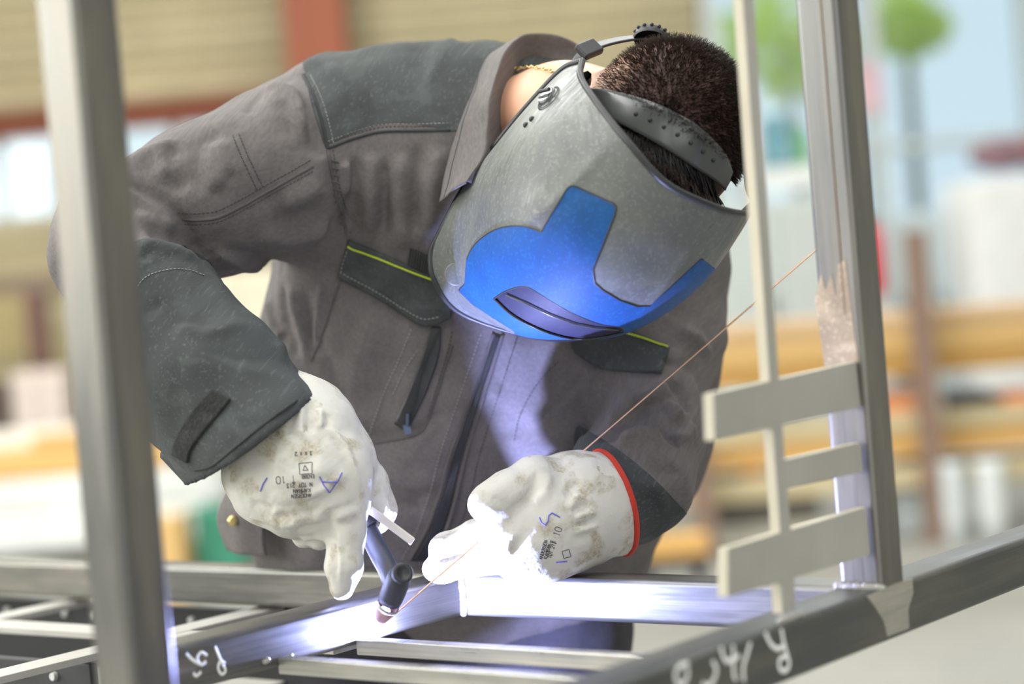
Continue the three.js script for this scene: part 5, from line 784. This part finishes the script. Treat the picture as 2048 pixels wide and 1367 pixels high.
// pocket zip
const slot = add(jacket, 'pocket_zip', patchOn([[[864, 652], [882, 654]], [[852, 690], [880, 700]], [[836, 736], [868, 744]], [[815, 790], [846, 800]], [[790, 846], [816, 860]]], 8, 36, 0.0022, 0.004), darkPlastic); slot.userData.label = 'black pocket zip';
{ const l = []; for (let k = 0; k < 46; k++) { const t = k / 45, x = lerp(880, 822, Math.pow(t, 0.9)) - 6 * Math.sin(t * 3.14), y = lerp(660, 840, t), p = lifted(x, y, 0.003); if (p) l.push(rbox(0.0042, 0.0012, 0.0015, 0.0003, p.x, p.y, p.z)); } add(slot, 'zip_teeth', merge(l), rubber);
  const a = lifted(820, 824, 0.006), b = lifted(820, 846, 0.008), c = lifted(819, 866, 0.006); const pl = add(slot, 'zip_puller', merge([tube([a, b], 0.0022, 6, 8), (() => { const g = new RoundedBoxGeometry(0.0085, 0.012, 0.0018, 2, 0.0008); const m = b.clone().lerp(c, 0.5); g.rotateZ(0.15); g.translate(m.x, m.y, m.z); return g; })()]), phys({ color: lin(0.10, 0.13, 0.20), metalness: 0.8, roughness: 0.3 })); pl.userData.label = 'blue steel zip puller'; }
// front zip and its plackets
const fz = [[996, 668], [972, 740], [942, 830], [916, 910], [893, 1000], [868, 1070], [842, 1120]];
add(jacket, 'front_zip', patchOn([0, 0.17, 0.33, 0.5, 0.67, 0.83, 1].map((t, i) => { const w = lerp(5, 17, t * t); return [[fz[i][0] - w, fz[i][1]], [fz[i][0] + w, fz[i][1] + 3]]; }), 6, 60, 0.0012, 0.003), darkPlastic).userData.label = 'black front zip';
cord(jacket, 'placket_edge', fz.map(([x, y], i) => [x - 9 - i * 2.2, y]), 0.0026, 0.0003, clothGrey); cord(jacket, 'placket_edge', fz.map(([x, y], i) => [x + 9 + i * 2.2, y + 3]), 0.0026, 0.0003, clothGrey);
stitches(jacket, fz.map(([x, y], i) => [x - 34 - i, y]), threadPale); stitches(jacket, fz.map(([x, y], i) => [x + 40 + i, y]), threadMat);
// left breast pocket
const flapL = add(jacket, 'pocket_flap', patchOn([[[1120, 640], [1225, 648], [1338, 698]], [[1135, 672], [1225, 690], [1332, 722]], [[1150, 706], [1205, 738], [1322, 748]]], 34, 14, 0.004, 0.005), clothDark); flapL.userData.label = 'dark pocket flap below the helmet';
{ const p = bendy([[1240, 662], [1290, 680], [1334, 698]]).map(([x, y]) => lifted(x, y, 0.0048)).filter(Boolean); add(flapL, 'piping', tube(p, 0.0011, 40, 6), limePiping).userData.label = 'lime green piping'; }
stitches(jacket, [[1028, 880], [1040, 830], [1080, 760], [1120, 720]], threadMat);
// sleeve and shoulder seams
const armSeam = [[358, 438], [395, 440], [435, 435], [480, 414], [530, 386], [580, 358], [626, 332]];
cord(jacket, 'seam', armSeam, 0.0022, -0.0006, clothGrey); stitches(jacket, par(armSeam, -3, -13), threadMat); stitches(jacket, par(armSeam, 2, 9), threadMat, 0.0004);
stitches(jacket, [[466, 272], [482, 312], [500, 350], [516, 384]], threadMat); stitches(jacket, [[478, 268], [494, 308], [512, 346], [528, 378]], threadMat);
const hole = [[607, 150], [626, 190], [642, 240], [655, 297]], yokeLow = [[655, 297], [700, 280], [760, 264], [830, 262], [900, 260]];
cord(jacket, 'seam', hole, 0.0022, 0.0002, clothDark); cord(jacket, 'seam', yokeLow, 0.0018, 0, clothDark); stitches(jacket, par(hole, 14, 0), threadPale); stitches(jacket, par(yokeLow, 0, -14), threadPale, 0.0005); stitches(jacket, par(yokeLow, 0, -9), threadMat);
const armHole = [[656, 300], [664, 350], [676, 400], [688, 440], [692, 470]]; cord(jacket, 'seam', armHole, 0.0022, 0, clothGrey); stitches(jacket, par(armHole, 10, 0), threadMat);
{ const l = []; for (let k = 0; k < 10; k++) { const y = 320 + k * 14, x = 664 + (k * k) * 0.22, a = lifted(x - 2, y, 0.0002), b = lifted(x + 14, y + 5, 0.0002); if (a && b && a.distanceTo(b) < 0.03) l.push(rod(a, b, 0.0016, 0.001, 6)); } if (l.length) add(jacket, 'seam_pucker', merge(l), clothGrey); }
stitches(jacket, [[268, 585], [290, 556], [330, 541], [375, 540], [410, 552]], threadPale, 0.0006, 0.004, 0.0012);
// cuff: hook-and-loop strip, tab, hem
const velcro = add(jacket, 'cuff_strap', patchOn([[[424, 780], [462, 800]], [[398, 806], [440, 828]], [[372, 842], [408, 866]], [[352, 880], [384, 900]], [[346, 906], [378, 924]]], 10, 30, 0.0032, 0.004), std({ color: lin(0.035, 0.037, 0.036), map: dustyTex, roughness: 1, bumpMap: leatherBump, bumpScale: 0.0018 })); velcro.userData.label = 'fuzzy black fastening strip';
add(jacket, 'cuff_tab', bodyUV(sheet(net([[[338, 884, 2.035], [368, 908, 2.02], [404, 938, 2.02]], [[322, 902, 2.05], [356, 934, 2.035], [386, 956, 2.03]], [[320, 914, 2.06], [348, 944, 2.05], [370, 968, 2.045]]]), 14, 10, 0.006)), clothDark);
{ const p = [[640, 776], [596, 812], [540, 852], [480, 900], [430, 940], [396, 948]].map(([x, y]) => lifted(x - 6, y - 9, 0.0006)).filter(Boolean); add(jacket, 'cuff_hem', tube(p, 0.0017, 60, 6), clothDark); }
// loose hem flap with a brass snap
const hem = add(jacket, 'hem_flap', bodyUV(sheet((u, v) => wob(net([[[468, 950, 2.36], [490, 965, 2.33], [520, 990, 2.31]], [[440, 1010, 2.36], [478, 1022, 2.325], [526, 1040, 2.31]], [[436, 1050, 2.37], [474, 1060, 2.33], [524, 1080, 2.315]], [[452, 1100, 2.37], [480, 1108, 2.34], [530, 1112, 2.32]]])(u, v)), 22, 22, 0.003)), clothGrey);
{ const p = at(466, 1041, 2.325), n = EYE.clone().sub(p).normalize(); add(hem, 'snap_button', turned(p.clone().addScaledVector(n, -0.004), p.clone().add(n), [[0, 0.0075], [0.003, 0.0072], [0.0045, 0.006], [0.0062, 0.005], [0.0064, 0.002]], 18), std({ color: lin(0.62, 0.48, 0.2), metalness: 1, roughness: 0.3 })).userData.label = 'brass snap button'; }

scene.traverse((o) => { if (o.isMesh) { o.castShadow = true; o.receiveShadow = true; } });
renderer.render(scene, camera);
